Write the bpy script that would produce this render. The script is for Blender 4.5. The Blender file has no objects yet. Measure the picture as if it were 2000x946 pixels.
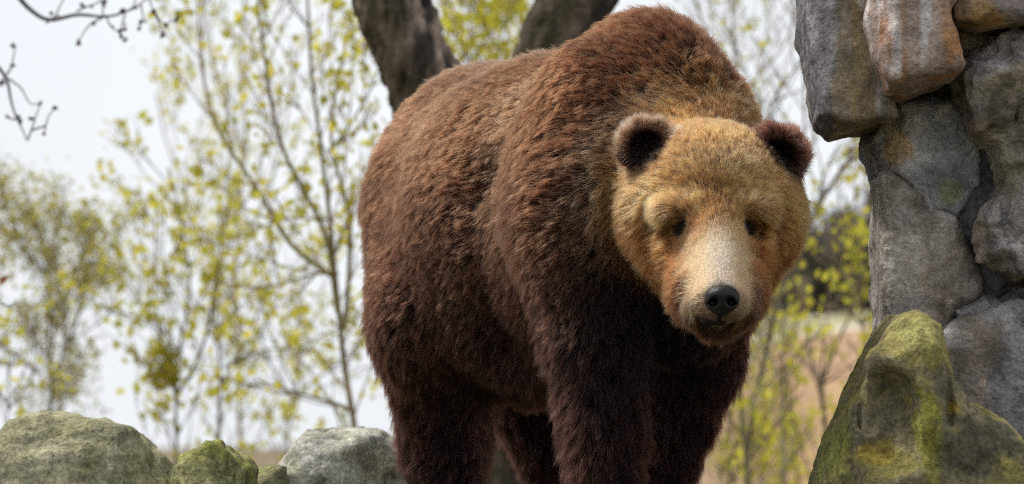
import bpy, bmesh, math, random, time
import numpy as np
from mathutils import Vector

T0 = time.time()
random.seed(7)
rng = np.random.default_rng(11)
scene = bpy.context.scene
COL = scene.collection

# ------------------------------------------------------------------ camera
PITCH = math.atan((885 - 473) / 7500.0)
CAM = np.array([0.0, 0.0, 1.5])
cam_data = bpy.data.cameras.new('camera')
cam = bpy.data.objects.new('camera', cam_data)
COL.objects.link(cam)
cam.location = CAM
cam.rotation_euler = (math.pi / 2 + PITCH, 0, 0)
cam_data.sensor_width = 36.0
cam_data.lens = 135.0
cam_data.clip_end = 3000.0
cam_data.dof.use_dof = True
cam_data.dof.focus_distance = 8.25
cam_data.dof.aperture_fstop = 4.4
scene.camera = cam
FWD = np.array([0, math.cos(PITCH), math.sin(PITCH)])
UP = np.array([0, -math.sin(PITCH), math.cos(PITCH)])
RIGHT = np.array([1.0, 0, 0])
FPX = 7500.0

# ------------------------------------------------------------------ light
SUN_EL, SUN_AZ = math.radians(56), math.radians(-68)      # azimuth measured from +Y (away from the camera) towards +X
world = bpy.data.worlds.new('World')
scene.world = world
world.use_nodes = True
wn, wl = world.node_tree.nodes, world.node_tree.links
wn.clear()
w_out = wn.new('ShaderNodeOutputWorld')
w_bg = wn.new('ShaderNodeBackground')
w_sky = wn.new('ShaderNodeTexSky')
w_sky.sky_type = 'NISHITA'
w_sky.sun_disc = False
w_sky.sun_elevation = SUN_EL
w_sky.sun_rotation = SUN_AZ
w_sky.air_density = 1.0
w_sky.dust_density = 4.0
# an even layer of bright cloud over that sky, slightly uneven in brightness
w_tc = wn.new('ShaderNodeTexCoord')
w_noise = wn.new('ShaderNodeTexNoise')
w_noise.inputs['Scale'].default_value = 5.0
w_noise.inputs['Detail'].default_value = 3.0
w_ramp = wn.new('ShaderNodeValToRGB')
w_ramp.color_ramp.elements[0].position = 0.3
w_ramp.color_ramp.elements[0].color = (8.1, 8.5, 9.0, 1)
w_ramp.color_ramp.elements[1].position = 0.7
w_ramp.color_ramp.elements[1].color = (9.0, 9.3, 9.7, 1)
w_mix = wn.new('ShaderNodeMix')
w_mix.data_type = 'RGBA'
w_mix.inputs['Factor'].default_value = 0.88
wl.new(w_tc.outputs['Generated'], w_noise.inputs['Vector'])
wl.new(w_noise.outputs['Fac'], w_ramp.inputs['Fac'])
wl.new(w_sky.outputs['Color'], w_mix.inputs['A'])
wl.new(w_ramp.outputs['Color'], w_mix.inputs['B'])
wl.new(w_mix.outputs['Result'], w_bg.inputs['Color'])
w_bg.inputs['Strength'].default_value = 0.106
wl.new(w_bg.outputs['Background'], w_out.inputs['Surface'])

sun_data = bpy.data.lights.new('sun', 'SUN')
sun_data.energy = 2.6
sun_data.angle = math.radians(7)
sun_data.color = (1.0, 0.95, 0.87)
sun = bpy.data.objects.new('sun', sun_data)
COL.objects.link(sun)
sd = Vector((math.sin(SUN_AZ) * math.cos(SUN_EL), math.cos(SUN_AZ) * math.cos(SUN_EL), math.sin(SUN_EL)))
sun.rotation_euler = sd.to_track_quat('Z', 'Y').to_euler()
sun.location = (0, 0, 30)

scene.view_settings.view_transform = 'Standard'
scene.view_settings.look = 'None'
scene.view_settings.gamma = 1.0
scene.view_settings.exposure = 0.12
scene.render.engine = 'CYCLES'
scene.cycles.max_bounces = 8
scene.cycles.diffuse_bounces = 3
scene.cycles.glossy_bounces = 3
scene.cycles.transmission_bounces = 6
scene.cycles.transparent_max_bounces = 8
scene.cycles.caustics_reflective = False
scene.cycles.caustics_refractive = False
scene.cycles.use_adaptive_sampling = False
scene.cycles.use_denoising = False
scene.cycles.filter_width = 1.15
scene.cycles.sample_clamp_indirect = 2.0
scene.cycles.sample_clamp_direct = 6.0

# ------------------------------------------------------------------ numeric helpers
def W(px, py, D):
    """point seen at photo pixel (px,py) at depth D metres along the view"""
    return CAM + D * (FWD + (px - 1000) / FPX * RIGHT - (py - 473) / FPX * UP)

def sstep(a, b, x):
    t = np.clip((x - a) / (b - a), 0, 1)
    return t * t * (3 - 2 * t)

_tab = np.random.default_rng(3).random((64, 64, 64)).astype(np.float32)
def vnoise(p):
    i = np.floor(p).astype(np.int64)
    f = (p - i).astype(np.float32)
    f = f * f * (3 - 2 * f)
    i &= 63
    j = (i + 1) & 63
    x0, y0, z0, x1, y1, z1 = i[:, 0], i[:, 1], i[:, 2], j[:, 0], j[:, 1], j[:, 2]
    fx, fy, fz = f[:, 0], f[:, 1], f[:, 2]
    a = _tab[x0, y0, z0] * (1 - fx) + _tab[x1, y0, z0] * fx
    b = _tab[x0, y1, z0] * (1 - fx) + _tab[x1, y1, z0] * fx
    c = _tab[x0, y0, z1] * (1 - fx) + _tab[x1, y0, z1] * fx
    d = _tab[x0, y1, z1] * (1 - fx) + _tab[x1, y1, z1] * fx
    return ((a * (1 - fy) + b * fy) * (1 - fz) + (c * (1 - fy) + d * fy) * fz) * 2 - 1
def fbm(p, scale, octaves=4, seed=0.0, gain=0.5):
    out = np.zeros(len(p), np.float32)
    amp, s = 1.0, 1.0 / scale
    for k in range(octaves):
        out += amp * vnoise(p * s + seed * 7.3 + k * 17.7)
        amp *= gain
        s *= 2.03
    return out
def facets(p, scale, octaves=2, seed=0.0):
    """noise with straight slopes and sharp creases, like broken stone"""
    out = np.zeros(len(p), np.float32)
    amp, s_ = 1.0, 1.0 / scale
    R_ = np.array([[0.36, 0.48, -0.8], [-0.8, 0.6, 0.0], [0.48, 0.64, 0.6]])
    for k in range(octaves):
        q = (p @ R_.T) * s_ + seed * 3.7 + k * 9.1
        i = np.floor(q).astype(np.int64); f = q - i
        # tetrahedral interpolation keeps every piece flat
        o = np.argsort(-f, axis=1)
        fs = np.take_along_axis(f, o, 1)
        c = i.copy(); v0 = _tab[tuple((c & 63).T)]
        acc = v0 * (1 - fs[:, 0])
        for m in range(3):
            c[np.arange(len(c)), o[:, m]] += 1
            vm = _tab[tuple((c & 63).T)]
            acc = acc + vm * (fs[:, m] - (fs[:, m + 1] if m < 2 else 0))
        out += amp * (acc * 2 - 1)
        amp *= 0.5; s_ *= 2.1
    return out
def ridged(p, scale, octaves=4, seed=0.0):
    out = np.zeros(len(p), np.float32)
    amp, s = 1.0, 1.0 / scale
    for k in range(octaves):
        out += amp * (1 - 2 * np.abs(vnoise(p * s + seed * 5.1 + k * 11.3)))
        amp *= 0.5
        s *= 2.03
    return out

def smin(a, b, k):
    if k <= 0: return np.minimum(a, b)
    h = np.maximum(k - np.abs(a - b), 0) / k
    return np.minimum(a, b) - h * h * k * 0.25
def smax(a, b, k):
    return -smin(-a, -b, k)

def d_cone(p, a, b, ra, rb):
    ab = b - a
    t = np.clip(((p - a) @ ab) / (ab @ ab), 0, 1)
    q = p - a - t[:, None] * ab
    return np.sqrt((q * q).sum(1)) - (ra + (rb - ra) * t)
def d_ell(p, c, r, M=None):
    q = p - c
    if M is not None: q = q @ M.T
    r = np.asarray(r)
    k0 = np.sqrt(((q / r) ** 2).sum(1))
    k1 = np.sqrt(((q / (r * r)) ** 2).sum(1)) + 1e-9
    return k0 * (k0 - 1) / k1

def surface_nets(v, o, h):
    s = v < 0
    nx, ny, nz = v.shape
    acc = np.zeros((nx - 1, ny - 1, nz - 1, 3), np.float32)
    cnt = np.zeros((nx - 1, ny - 1, nz - 1), np.float32)
    sl = lambda d, n: slice(d, n - 1 + d)
    for ax in range(3):
        for b in range(2):
            for c in range(2):
                off0 = [0, 0, 0]; off1 = [0, 0, 0]
                o2 = [k for k in range(3) if k != ax]
                off0[o2[0]] = off1[o2[0]] = b
                off0[o2[1]] = off1[o2[1]] = c
                off1[ax] = 1
                A = (sl(off0[0], nx), sl(off0[1], ny), sl(off0[2], nz))
                B = (sl(off1[0], nx), sl(off1[1], ny), sl(off1[2], nz))
                m = s[A] != s[B]
                va, vb = v[A][m], v[B][m]
                t = va / (va - vb)
                add = np.zeros((len(t), 3), np.float32)
                add[:, ax] = t
                add[:, o2[0]] = b
                add[:, o2[1]] = c
                acc[m] += add
                cnt[m] += 1
    act = cnt > 0
    idx = np.full(cnt.shape, -1, np.int64)
    idx[act] = np.arange(act.sum())
    cell = np.argwhere(act)
    verts = (cell + acc[act] / cnt[act][:, None]) * h + o
    quads = []
    for ax in range(3):
        o2 = [(ax + 1) % 3, (ax + 2) % 3]
        a = [slice(None)] * 3; b = [slice(None)] * 3
        a[ax] = slice(0, -1); b[ax] = slice(1, None)
        sa, sb = s[tuple(a)], s[tuple(b)]
        e = np.argwhere(sa != sb)
        n = np.array(v.shape)
        ok = (e[:, o2[0]] > 0) & (e[:, o2[1]] > 0) & (e[:, o2[0]] < n[o2[0]] - 1) & (e[:, o2[1]] < n[o2[1]] - 1)
        e = e[ok]
        flip = sa[tuple(e.T)]
        def cid(d0, d1):
            q = e.copy(); q[:, o2[0]] -= d0; q[:, o2[1]] -= d1
            return idx[tuple(q.T)]
        q = np.stack([cid(1, 1), cid(0, 1), cid(0, 0), cid(1, 0)], 1)
        q[~flip] = q[~flip][:, ::-1]
        quads.append(q)
    return verts.astype(np.float64), np.concatenate(quads)

def sdf_mesh(fn, lo, hi, h, coarse=4, margin=2.2, project=1):
    """mesh of fn(p)=0, evaluated only near the surface"""
    lo, hi = np.array(lo, float), np.array(hi, float)
    nb = np.ceil((hi - lo) / (h * coarse)).astype(int)
    H = h * coarse
    bi = np.stack(np.meshgrid(*[np.arange(k) for k in nb], indexing='ij'), -1).reshape(-1, 3)
    dc = fn(lo + (bi + 0.5) * H - h * 0.5)
    N = nb * coarse
    v = np.repeat(np.repeat(np.repeat(dc.reshape(nb), coarse, 0), coarse, 1), coarse, 2).astype(np.float32)
    near = bi[np.abs(dc) < H * margin]
    sub = np.stack(np.meshgrid(*[np.arange(coarse)] * 3, indexing='ij'), -1).reshape(-1, 3)
    gi = (near[:, None, :] * coarse + sub[None]).reshape(-1, 3)
    out = np.empty(len(gi))
    for k in range(0, len(gi), 400000):
        out[k:k + 400000] = fn(lo + gi[k:k + 400000] * h)
    v[gi[:, 0], gi[:, 1], gi[:, 2]] = out
    verts, quads = surface_nets(v, lo, h)
    for _ in range(project):
        d = fn(verts)
        g = grad(fn, verts, h * 0.5)
        verts = verts - np.clip(d, -h, h)[:, None] * g
    return verts, quads

def grad(fn, p, e=0.004):
    g = np.empty_like(p)
    for k in range(3):
        q = p.copy(); q[:, k] += e
        r = p.copy(); r[:, k] -= e
        g[:, k] = fn(q) - fn(r)
    return g / (np.sqrt((g * g).sum(1))[:, None] + 1e-12)

# ------------------------------------------------------------------ scene helpers
def tag(o, label=None, cat=None, group=None, kind=None):
    if label: o['label'] = label
    if cat: o['category'] = cat
    if group: o['group'] = group
    if kind: o['kind'] = kind
    return o

def empty(name, loc, label=None, cat=None, group=None):
    o = bpy.data.objects.new(name, None)
    COL.objects.link(o)
    o.location = loc
    o.empty_display_size = 0.1
    return tag(o, label, cat, group)

def mesh_obj(name, verts, faces, mat, parent=None, smooth=True, color=None):
    verts = np.asarray(verts, float)
    if parent is not None: verts = verts - np.array(parent.location if parent.parent is None else parent.parent.location)
    me = bpy.data.meshes.new(name)
    faces = np.asarray(faces)
    nf, k = faces.shape
    me.vertices.add(len(verts))
    me.vertices.foreach_set('co', verts.astype(np.float32).ravel())
    me.loops.add(nf * k)
    me.loops.foreach_set('vertex_index', faces.astype(np.int32).ravel())
    me.polygons.add(nf)
    me.polygons.foreach_set('loop_start', np.arange(0, nf * k, k, dtype=np.int32))
    me.polygons.foreach_set('loop_total', np.full(nf, k, np.int32))
    me.update(calc_edges=True)
    if color is not None:
        at = me.attributes.new('tint', 'FLOAT_COLOR', 'POINT')
        c4 = np.ones((len(verts), 4), np.float32); c4[:, :3] = color
        at.data.foreach_set('color', c4.ravel())
    if smooth: me.polygons.foreach_set('use_smooth', np.ones(nf, bool))
    me.materials.append(mat)
    o = bpy.data.objects.new(name, me)
    COL.objects.link(o)
    if parent is not None: o.parent = parent
    return o

def new_mat(name):
    m = bpy.data.materials.new(name)
    m.use_nodes = True
    nt = m.node_tree
    return m, nt.nodes, nt.links, nt.nodes['Principled BSDF']

def stone_mat(name, rough=0.85, grain=60.0, bump=1.0, speck=0.5):
    """vertex tint x fine procedural grain, with two scales of bump"""
    m, n, l, b = new_mat(name)
    at = n.new('ShaderNodeAttribute'); at.attribute_name = 'tint'
    tc = n.new('ShaderNodeTexCoord')
    n1 = n.new('ShaderNodeTexNoise'); n1.inputs['Scale'].default_value = grain; n1.inputs['Detail'].default_value = 8; n1.inputs['Roughness'].default_value = 0.7
    n2 = n.new('ShaderNodeTexNoise'); n2.inputs['Scale'].default_value = grain * 0.22; n2.inputs['Detail'].default_value = 6; n2.inputs['Roughness'].default_value = 0.65
    l.new(tc.outputs['Object'], n1.inputs['Vector']); l.new(tc.outputs['Object'], n2.inputs['Vector'])
    r1 = n.new('ShaderNodeMapRange'); r1.inputs['From Min'].default_value = 0.25; r1.inputs['From Max'].default_value = 0.75
    r1.inputs['To Min'].default_value = 1 - speck * 1.3; r1.inputs['To Max'].default_value = 1 + speck * 1.1
    r2 = n.new('ShaderNodeMapRange'); r2.inputs['From Min'].default_value = 0.25; r2.inputs['From Max'].default_value = 0.75
    r2.inputs['To Min'].default_value = 0.7; r2.inputs['To Max'].default_value = 1.3
    l.new(n1.outputs['Fac'], r1.inputs['Value']); l.new(n2.outputs['Fac'], r2.inputs['Value'])
    mu = n.new('ShaderNodeMath'); mu.operation = 'MULTIPLY'
    l.new(r1.outputs['Result'], mu.inputs[0]); l.new(r2.outputs['Result'], mu.inputs[1])
    vm = n.new('ShaderNodeVectorMath'); vm.operation = 'SCALE'
    l.new(at.outputs['Color'], vm.inputs[0]); l.new(mu.outputs['Value'], vm.inputs['Scale'])
    l.new(vm.outputs['Vector'], b.inputs['Base Color'])
    b.inputs['Roughness'].default_value = rough
    b.inputs['Specular IOR Level'].default_value = 0.3
    ad = n.new('ShaderNodeMath'); ad.operation = 'MULTIPLY_ADD'; ad.inputs[1].default_value = 0.35
    l.new(n1.outputs['Fac'], ad.inputs[0]); l.new(n2.outputs['Fac'], ad.inputs[2])
    bp = n.new('ShaderNodeBump'); bp.inputs['Strength'].default_value = bump; bp.inputs['Distance'].default_value = 0.03
    l.new(ad.outputs['Value'], bp.inputs['Height']); l.new(bp.outputs['Normal'], b.inputs['Normal'])
    return m

def tint_mat(name, rough=0.9):
    m, n, l, b = new_mat(name)
    at = n.new('ShaderNodeAttribute'); at.attribute_name = 'tint'
    l.new(at.outputs['Color'], b.inputs['Base Color'])
    b.inputs['Roughness'].default_value = rough
    return m

def lerp3(a, b, t):
    a, b = np.asarray(a, float), np.asarray(b, float)
    return (a[None] if a.ndim == 1 else a) * (1 - t[:, None]) + (b[None] if b.ndim == 1 else b) * t[:, None]

#@@BEAR
# ------------------------------------------------------------------ the bear
BF = np.array([0.45, -0.893, 0.0])          # the way the body faces
YAW = math.atan2(BF[0], -BF[1])
MB = np.array([[math.cos(YAW), math.sin(YAW), 0], [-math.sin(YAW), math.cos(YAW), 0], [0, 0, 1.0]])  # rows: right-hand axis, along, up

HEAD_C = W(1392, 400, 8.10)
NOSE_C = W(1410, 584, 7.755)
EYES = [W(1337, 446, 7.992), W(1457, 446, 7.992)]
EARS = [W(1262, 284, 8.14), W(1518, 302, 8.15)]
MUZ_A, MUZ_B = W(1396, 458, 7.985), W(1408, 587, 7.815)

def bear_sdf(p):
    k = 0.12
    # torso
    d = d_ell(p, W(1262, 284, 8.57), (0.192, 0.26, 0.282), MB)                 # hump and withers
    d = smin(d, d_cone(p, W(1240, 430, 8.60), W(1090, 418, 9.0), 0.262, 0.312), 0.16)
    d = smin(d, d_cone(p, W(1090, 406, 9.0), W(968, 384, 9.42), 0.312, 0.255), 0.16)
    d = smin(d, d_ell(p, W(1036, 560, 9.02), (0.22, 0.45, 0.25), MB), 0.14)     # belly
    d = smin(d, d_ell(p, W(966, 405, 9.45), (0.225, 0.27, 0.32), MB), 0.16)     # rump
    # shoulder blade and chest
    d = smin(d, d_ell(p, W(1150, 360, 8.46), (0.135, 0.19, 0.30), MB), 0.07)
    d = smin(d, d_ell(p, W(1330, 490, 8.50), (0.165, 0.16, 0.24), MB), 0.10)
    d = d + 0.045 * np.exp(-(d_cone(p, W(1000, 360, 8.70), W(1012, 660, 8.78), 0.0, 0.0) / 0.085) ** 2)
    d = d + 0.045 * np.exp(-(d_cone(p, W(815, 370, 9.22), W(935, 760, 9.00), 0.0, 0.0) / 0.075) ** 2)
    # neck
    d = smin(d, d_cone(p, W(1270, 335, 8.55), W(1372, 396, 8.24), 0.215, 0.150), 0.09)
    # legs
    d = smin(d, d_cone(p, W(1148, 420, 8.44), W(1160, 660, 8.38), 0.145, 0.092), 0.09)
    d = smin(d, d_cone(p, W(1160, 660, 8.38), W(1188, 950, 8.32), 0.092, 0.062), 0.04)
    d = smin(d, d_cone(p, W(1384, 520, 8.62), W(1360, 690, 8.66), 0.110, 0.085), 0.08)
    d = smin(d, d_cone(p, W(1360, 690, 8.66), W(1278, 960, 8.64), 0.085, 0.055), 0.04)
    d = smin(d, d_cone(p, W(900, 420, 9.28), W(858, 620, 9.10), 0.20, 0.138), 0.12)
    d = smin(d, d_cone(p, W(858, 620, 9.10), W(866, 860, 9.22), 0.138, 0.080), 0.06)
    d = smin(d, d_cone(p, W(868, 860, 9.22), W(874, 985, 9.20), 0.078, 0.062), 0.04)
    d = smin(d, d_cone(p, W(1030, 520, 9.55), W(1052, 740, 9.46), 0.20, 0.115), 0.06)
    d = smin(d, d_cone(p, W(1052, 740, 9.46), W(1118, 960, 9.52), 0.115, 0.070), 0.05)
    # paws, just below the frame
    for px, D in ((1190, 8.32), (1276, 8.64), (872, 9.20), (1122, 9.52)):
        c = W(px, 885, D); c[2] = LEDGE + 0.055
        d = smin(d, d_ell(p, c + BF * 0.07, (0.085, 0.15, 0.06), MB), 0.05)
    # tail
    d = smin(d, d_ell(p, W(905, 330, 9.75), (0.045, 0.06, 0.07)), 0.05)
    # ---- head
    h = d_ell(p, W(1392, 366, 8.14), (0.142, 0.15, 0.132))                      # skull
    for s in (-1, 1):
        h = smin(h, d_ell(p, W(1391 + s * 104, 420, 8.165), (0.068, 0.075, 0.086)), 0.09)  # cheeks
        h = smin(h, d_cone(p, W(1391 + s * 88, 478, 8.15), W(1398 + s * 34, 590, 8.06), 0.050, 0.040), 0.05)
        h = smin(h, d_ell(p, W(1395 + s * 62, 409, 8.010), (0.054, 0.040, 0.023)), 0.045)   # brow
        h = smin(h, d_ell(p, W(1395 + s * 62, 500, 8.040), (0.034, 0.042, 0.046)), 0.07)    # under the eye
        h = smin(h, d_ell(p, W(1398 + s * 48, 545, 7.975), (0.030, 0.050, 0.045)), 0.06)    # base of the muzzle
        h = smin(h, d_ell(p, W(1400 + s * 50, 578, 7.94), (0.027, 0.055, 0.036)), 0.05)
    h = smin(h, d_cone(p, W(1394, 400, 8.055), W(1396, 490, 7.985), 0.064, 0.045), 0.04)
    h = smin(h, d_cone(p, MUZ_A, MUZ_B, 0.0475, 0.0465), 0.05)                  # muzzle
    h = smin(h, d_ell(p, W(1376, 594, 7.845), (0.030, 0.050, 0.030)), 0.03)    # lips
    h = smin(h, d_ell(p, W(1437, 592, 7.850), (0.028, 0.050, 0.030)), 0.03)
    h = smin(h, d_cone(p, W(1390, 575, 8.06), W(1402, 614, 7.875), 0.066, 0.029), 0.03)   # lower jaw
    for e in EYES:                                                             # eye sockets
        h = smax(h, -(np.sqrt(((p - e - np.array([0, -0.014, -0.001])) ** 2).sum(1)) - 0.0175), 0.014)
    d = smin(d, h, 0.06)
    # ears: a thick round flap, hollowed towards the front
    for e, s in zip(EARS, (-1, 1)):
        ed = d_ell(p, e, (0.053, 0.033, 0.054))
        ed = smax(ed, -d_ell(p, e + np.array([0.002 * -s, -0.034, -0.006]), (0.041, 0.030, 0.042)), 0.010)
        ed = smin(ed, d_cone(p, e + np.array([0.0, 0.015, -0.02]), e + np.array([-0.035 * s, 0.02, -0.07]), 0.030, 0.045), 0.02)
        d = smin(d, ed, 0.02)
    return d

LEDGE = 1.225
def make_bear():
    base = W(1080, 885, 8.9); base[2] = LEDGE
    root = empty('brown_bear', base, 'large brown bear with a golden face standing on rocks, head lowered', 'bear')
    lo = W(640, 0, 9.0); hi = W(1620, 0, 8.0)
    v, q = sdf_mesh(bear_sdf, (lo[0], 7.62, LEDGE - 0.03), (hi[0], 10.0, 2.56), 0.009)
    sm, n, l, b = new_mat('bear_skin')
    b.inputs['Base Color'].default_value = (0.035, 0.020, 0.014, 1)
    b.inputs['Roughness'].default_value = 0.9
    at = n.new('ShaderNodeAttribute'); at.attribute_name = 'tint'
    l.new(at.outputs['Color'], b.inputs['Base Color'])
    body = mesh_obj('body', v, q, sm, root, True, np.full((len(v), 3), 0.02))
    # eyes
    em, n, l, b = new_mat('bear_eye')
    b.inputs['Base Color'].default_value = (0.006, 0.004, 0.003, 1); b.inputs['Roughness'].default_value = 0.10; b.inputs['Specular IOR Level'].default_value = 0.4
    lid, n, l, b = new_mat('bear_eyelid')
    b.inputs['Base Color'].default_value = (0.010, 0.007, 0.0065, 1); b.inputs['Roughness'].default_value = 0.7; b.inputs['Specular IOR Level'].default_value = 0.08
    for e in EYES:
        c = e + np.array([0, 0.003, 0])
        ev, eq = sdf_mesh(lambda p: np.sqrt(((p - c) ** 2).sum(1)) - 0.0125, c - 0.02, c + 0.02, 0.002)
        eye = mesh_obj('eye', ev, eq, em, root)
        def lids(p):
            r = np.sqrt(((p - c) ** 2).sum(1))
            sh = np.abs(r - 0.0142) - 0.0016
            z = p[:, 2] - c[2]; x = p[:, 0] - c[0]
            gap = 0.0026 - np.abs(z + 0.001) - 0.25 * x * x / 0.012
            return smax(smax(sh, gap, 0.002), p[:, 1] - c[1] - 0.002, 0.002)
        lv, lq = sdf_mesh(lids, c - 0.021, c + 0.021, 0.0015)
        mesh_obj('eyelid', lv, lq, lid, eye)
    # nose
    nm, n, l, b = new_mat('bear_nose')
    tc = n.new('ShaderNodeTexCoord'); vo = n.new('ShaderNodeTexVoronoi'); vo.inputs['Scale'].default_value = 420
    bp = n.new('ShaderNodeBump'); bp.inputs['Strength'].default_value = 0.35; bp.inputs['Distance'].default_value = 0.002
    l.new(tc.outputs['Object'], vo.inputs['Vector']); l.new(vo.outputs['Distance'], bp.inputs['Height']); l.new(bp.outputs['Normal'], b.inputs['Normal'])
    b.inputs['Base Color'].default_value = (0.006, 0.005, 0.006, 1); b.inputs['Roughness'].default_value = 0.33; b.inputs['Specular IOR Level'].default_value = 0.25
    N = NOSE_C
    def nose(p):
        d = d_ell(p, N + np.array([0, 0.006, 0.006]), (0.033, 0.034, 0.024))
        d = smin(d, d_ell(p, N + np.array([0, 0.008, -0.012]), (0.026, 0.030, 0.022)), 0.012)
        for s in (-1, 1):
            d = smin(d, d_ell(p, N + np.array([0.0228 * s, 0.004, -0.002]), (0.0115, 0.022, 0.016)), 0.01)
            d = smax(d, -d_cone(p, N + np.array([0.0135 * s, -0.034, -0.005]), N + np.array([0.0195 * s, -0.004, -0.008]), 0.0085, 0.0075), 0.006)
            d = smax(d, -d_cone(p, N + np.array([0.020 * s, -0.028, -0.010]), N + np.array([0.032 * s, -0.006, -0.012]), 0.0035, 0.003), 0.004)
        d = smax(d, -d_cone(p, N + np.array([0, -0.034, -0.012]), N + np.array([0, -0.012, -0.036]), 0.0022, 0.002), 0.004)
        return d
    nv, nq = sdf_mesh(nose, N - 0.052, N + 0.052, 0.0017)
    mesh_obj('nose', nv, nq, nm, root)
    # dark lips and mouth line
    def mouth(p):
        a, m1, m2, z = W(1357, 618, 7.835), W(1380, 628, 7.810), W(1408, 627, 7.804), W(1434, 616, 7.822)
        d = d_cone(p, a, m1, 0.005, 0.0085)
        d = smin(d, d_cone(p, m1, m2, 0.0085, 0.0085), 0.006)
        d = smin(d, d_cone(p, m2, z, 0.0085, 0.004), 0.006)
        d = smin(d, d_cone(p, N + np.array([0, 0.004, -0.026]), W(1403, 624, 7.802), 0.005, 0.006), 0.006)
        return d + 0.0006 * vnoise(p * 400)
    c = W(1400, 620, 7.81)
    mv, mq = sdf_mesh(mouth, c - np.array([0.07, 0.05, 0.04]), c + np.array([0.07, 0.05, 0.05]), 0.0022)
    mm, n, l, b = new_mat('bear_lip')
    b.inputs['Base Color'].default_value = (0.008, 0.006, 0.007, 1); b.inputs['Roughness'].default_value = 0.5; b.inputs['Specular IOR Level'].default_value = 0.15
    mesh_obj('mouth', mv, mq, mm, root)
    # claws on the paws
    cm, n, l, b = new_mat('bear_claw')
    b.inputs['Base Color'].default_value = (0.05, 0.04, 0.03, 1); b.inputs['Roughness'].default_value = 0.4
    side = np.array([BF[1], -BF[0], 0]) * -1
    for px, D in ((1190, 8.32), (1276, 8.64), (872, 9.20), (1122, 9.52)):
        f = W(px, 885, D) + BF * 0.07; f[2] = LEDGE + 0.05
        for j in range(5):
            s = (j - 2) / 2.0
            a = f + BF * (0.135 - 0.035 * abs(s)) + side * 0.066 * s
            b_ = a + BF * 0.045 - np.array([0, 0, 0.036])
            vv, ff = tube(np.array([a, (a + b_) / 2 + np.array([0, 0, 0.008]), b_]), [0.009, 0.007, 0.0012], 6)
            mesh_obj('claw', vv, ff, cm, root)
    return root, v, q

def tube(pts, rad, sides=6, cap=True):
    """a tapered tube along a polyline -> verts, quads"""
    pts = np.asarray(pts, float); n = len(pts)
    t = np.gradient(pts, axis=0); t /= np.linalg.norm(t, axis=1)[:, None] + 1e-12
    ref = np.array([0.31, 0.77, 0.21])
    u = np.cross(t, ref); u /= np.linalg.norm(u, axis=1)[:, None] + 1e-9
    w = np.cross(t, u)
    a = np.arange(sides) / sides * 2 * math.pi
    r = np.asarray(rad, float)[:, None, None]
    v = pts[:, None] + r * (np.cos(a)[None, :, None] * u[:, None] + np.sin(a)[None, :, None] * w[:, None])
    v = v.reshape(-1, 3)
    i = np.arange(n - 1)[:, None] * sides; j = np.arange(sides)[None]; j2 = (j + 1) % sides
    f = np.stack([i + j, i + j2, i + sides + j2, i + sides + j], -1).reshape(-1, 4)
    return v, f

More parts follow.
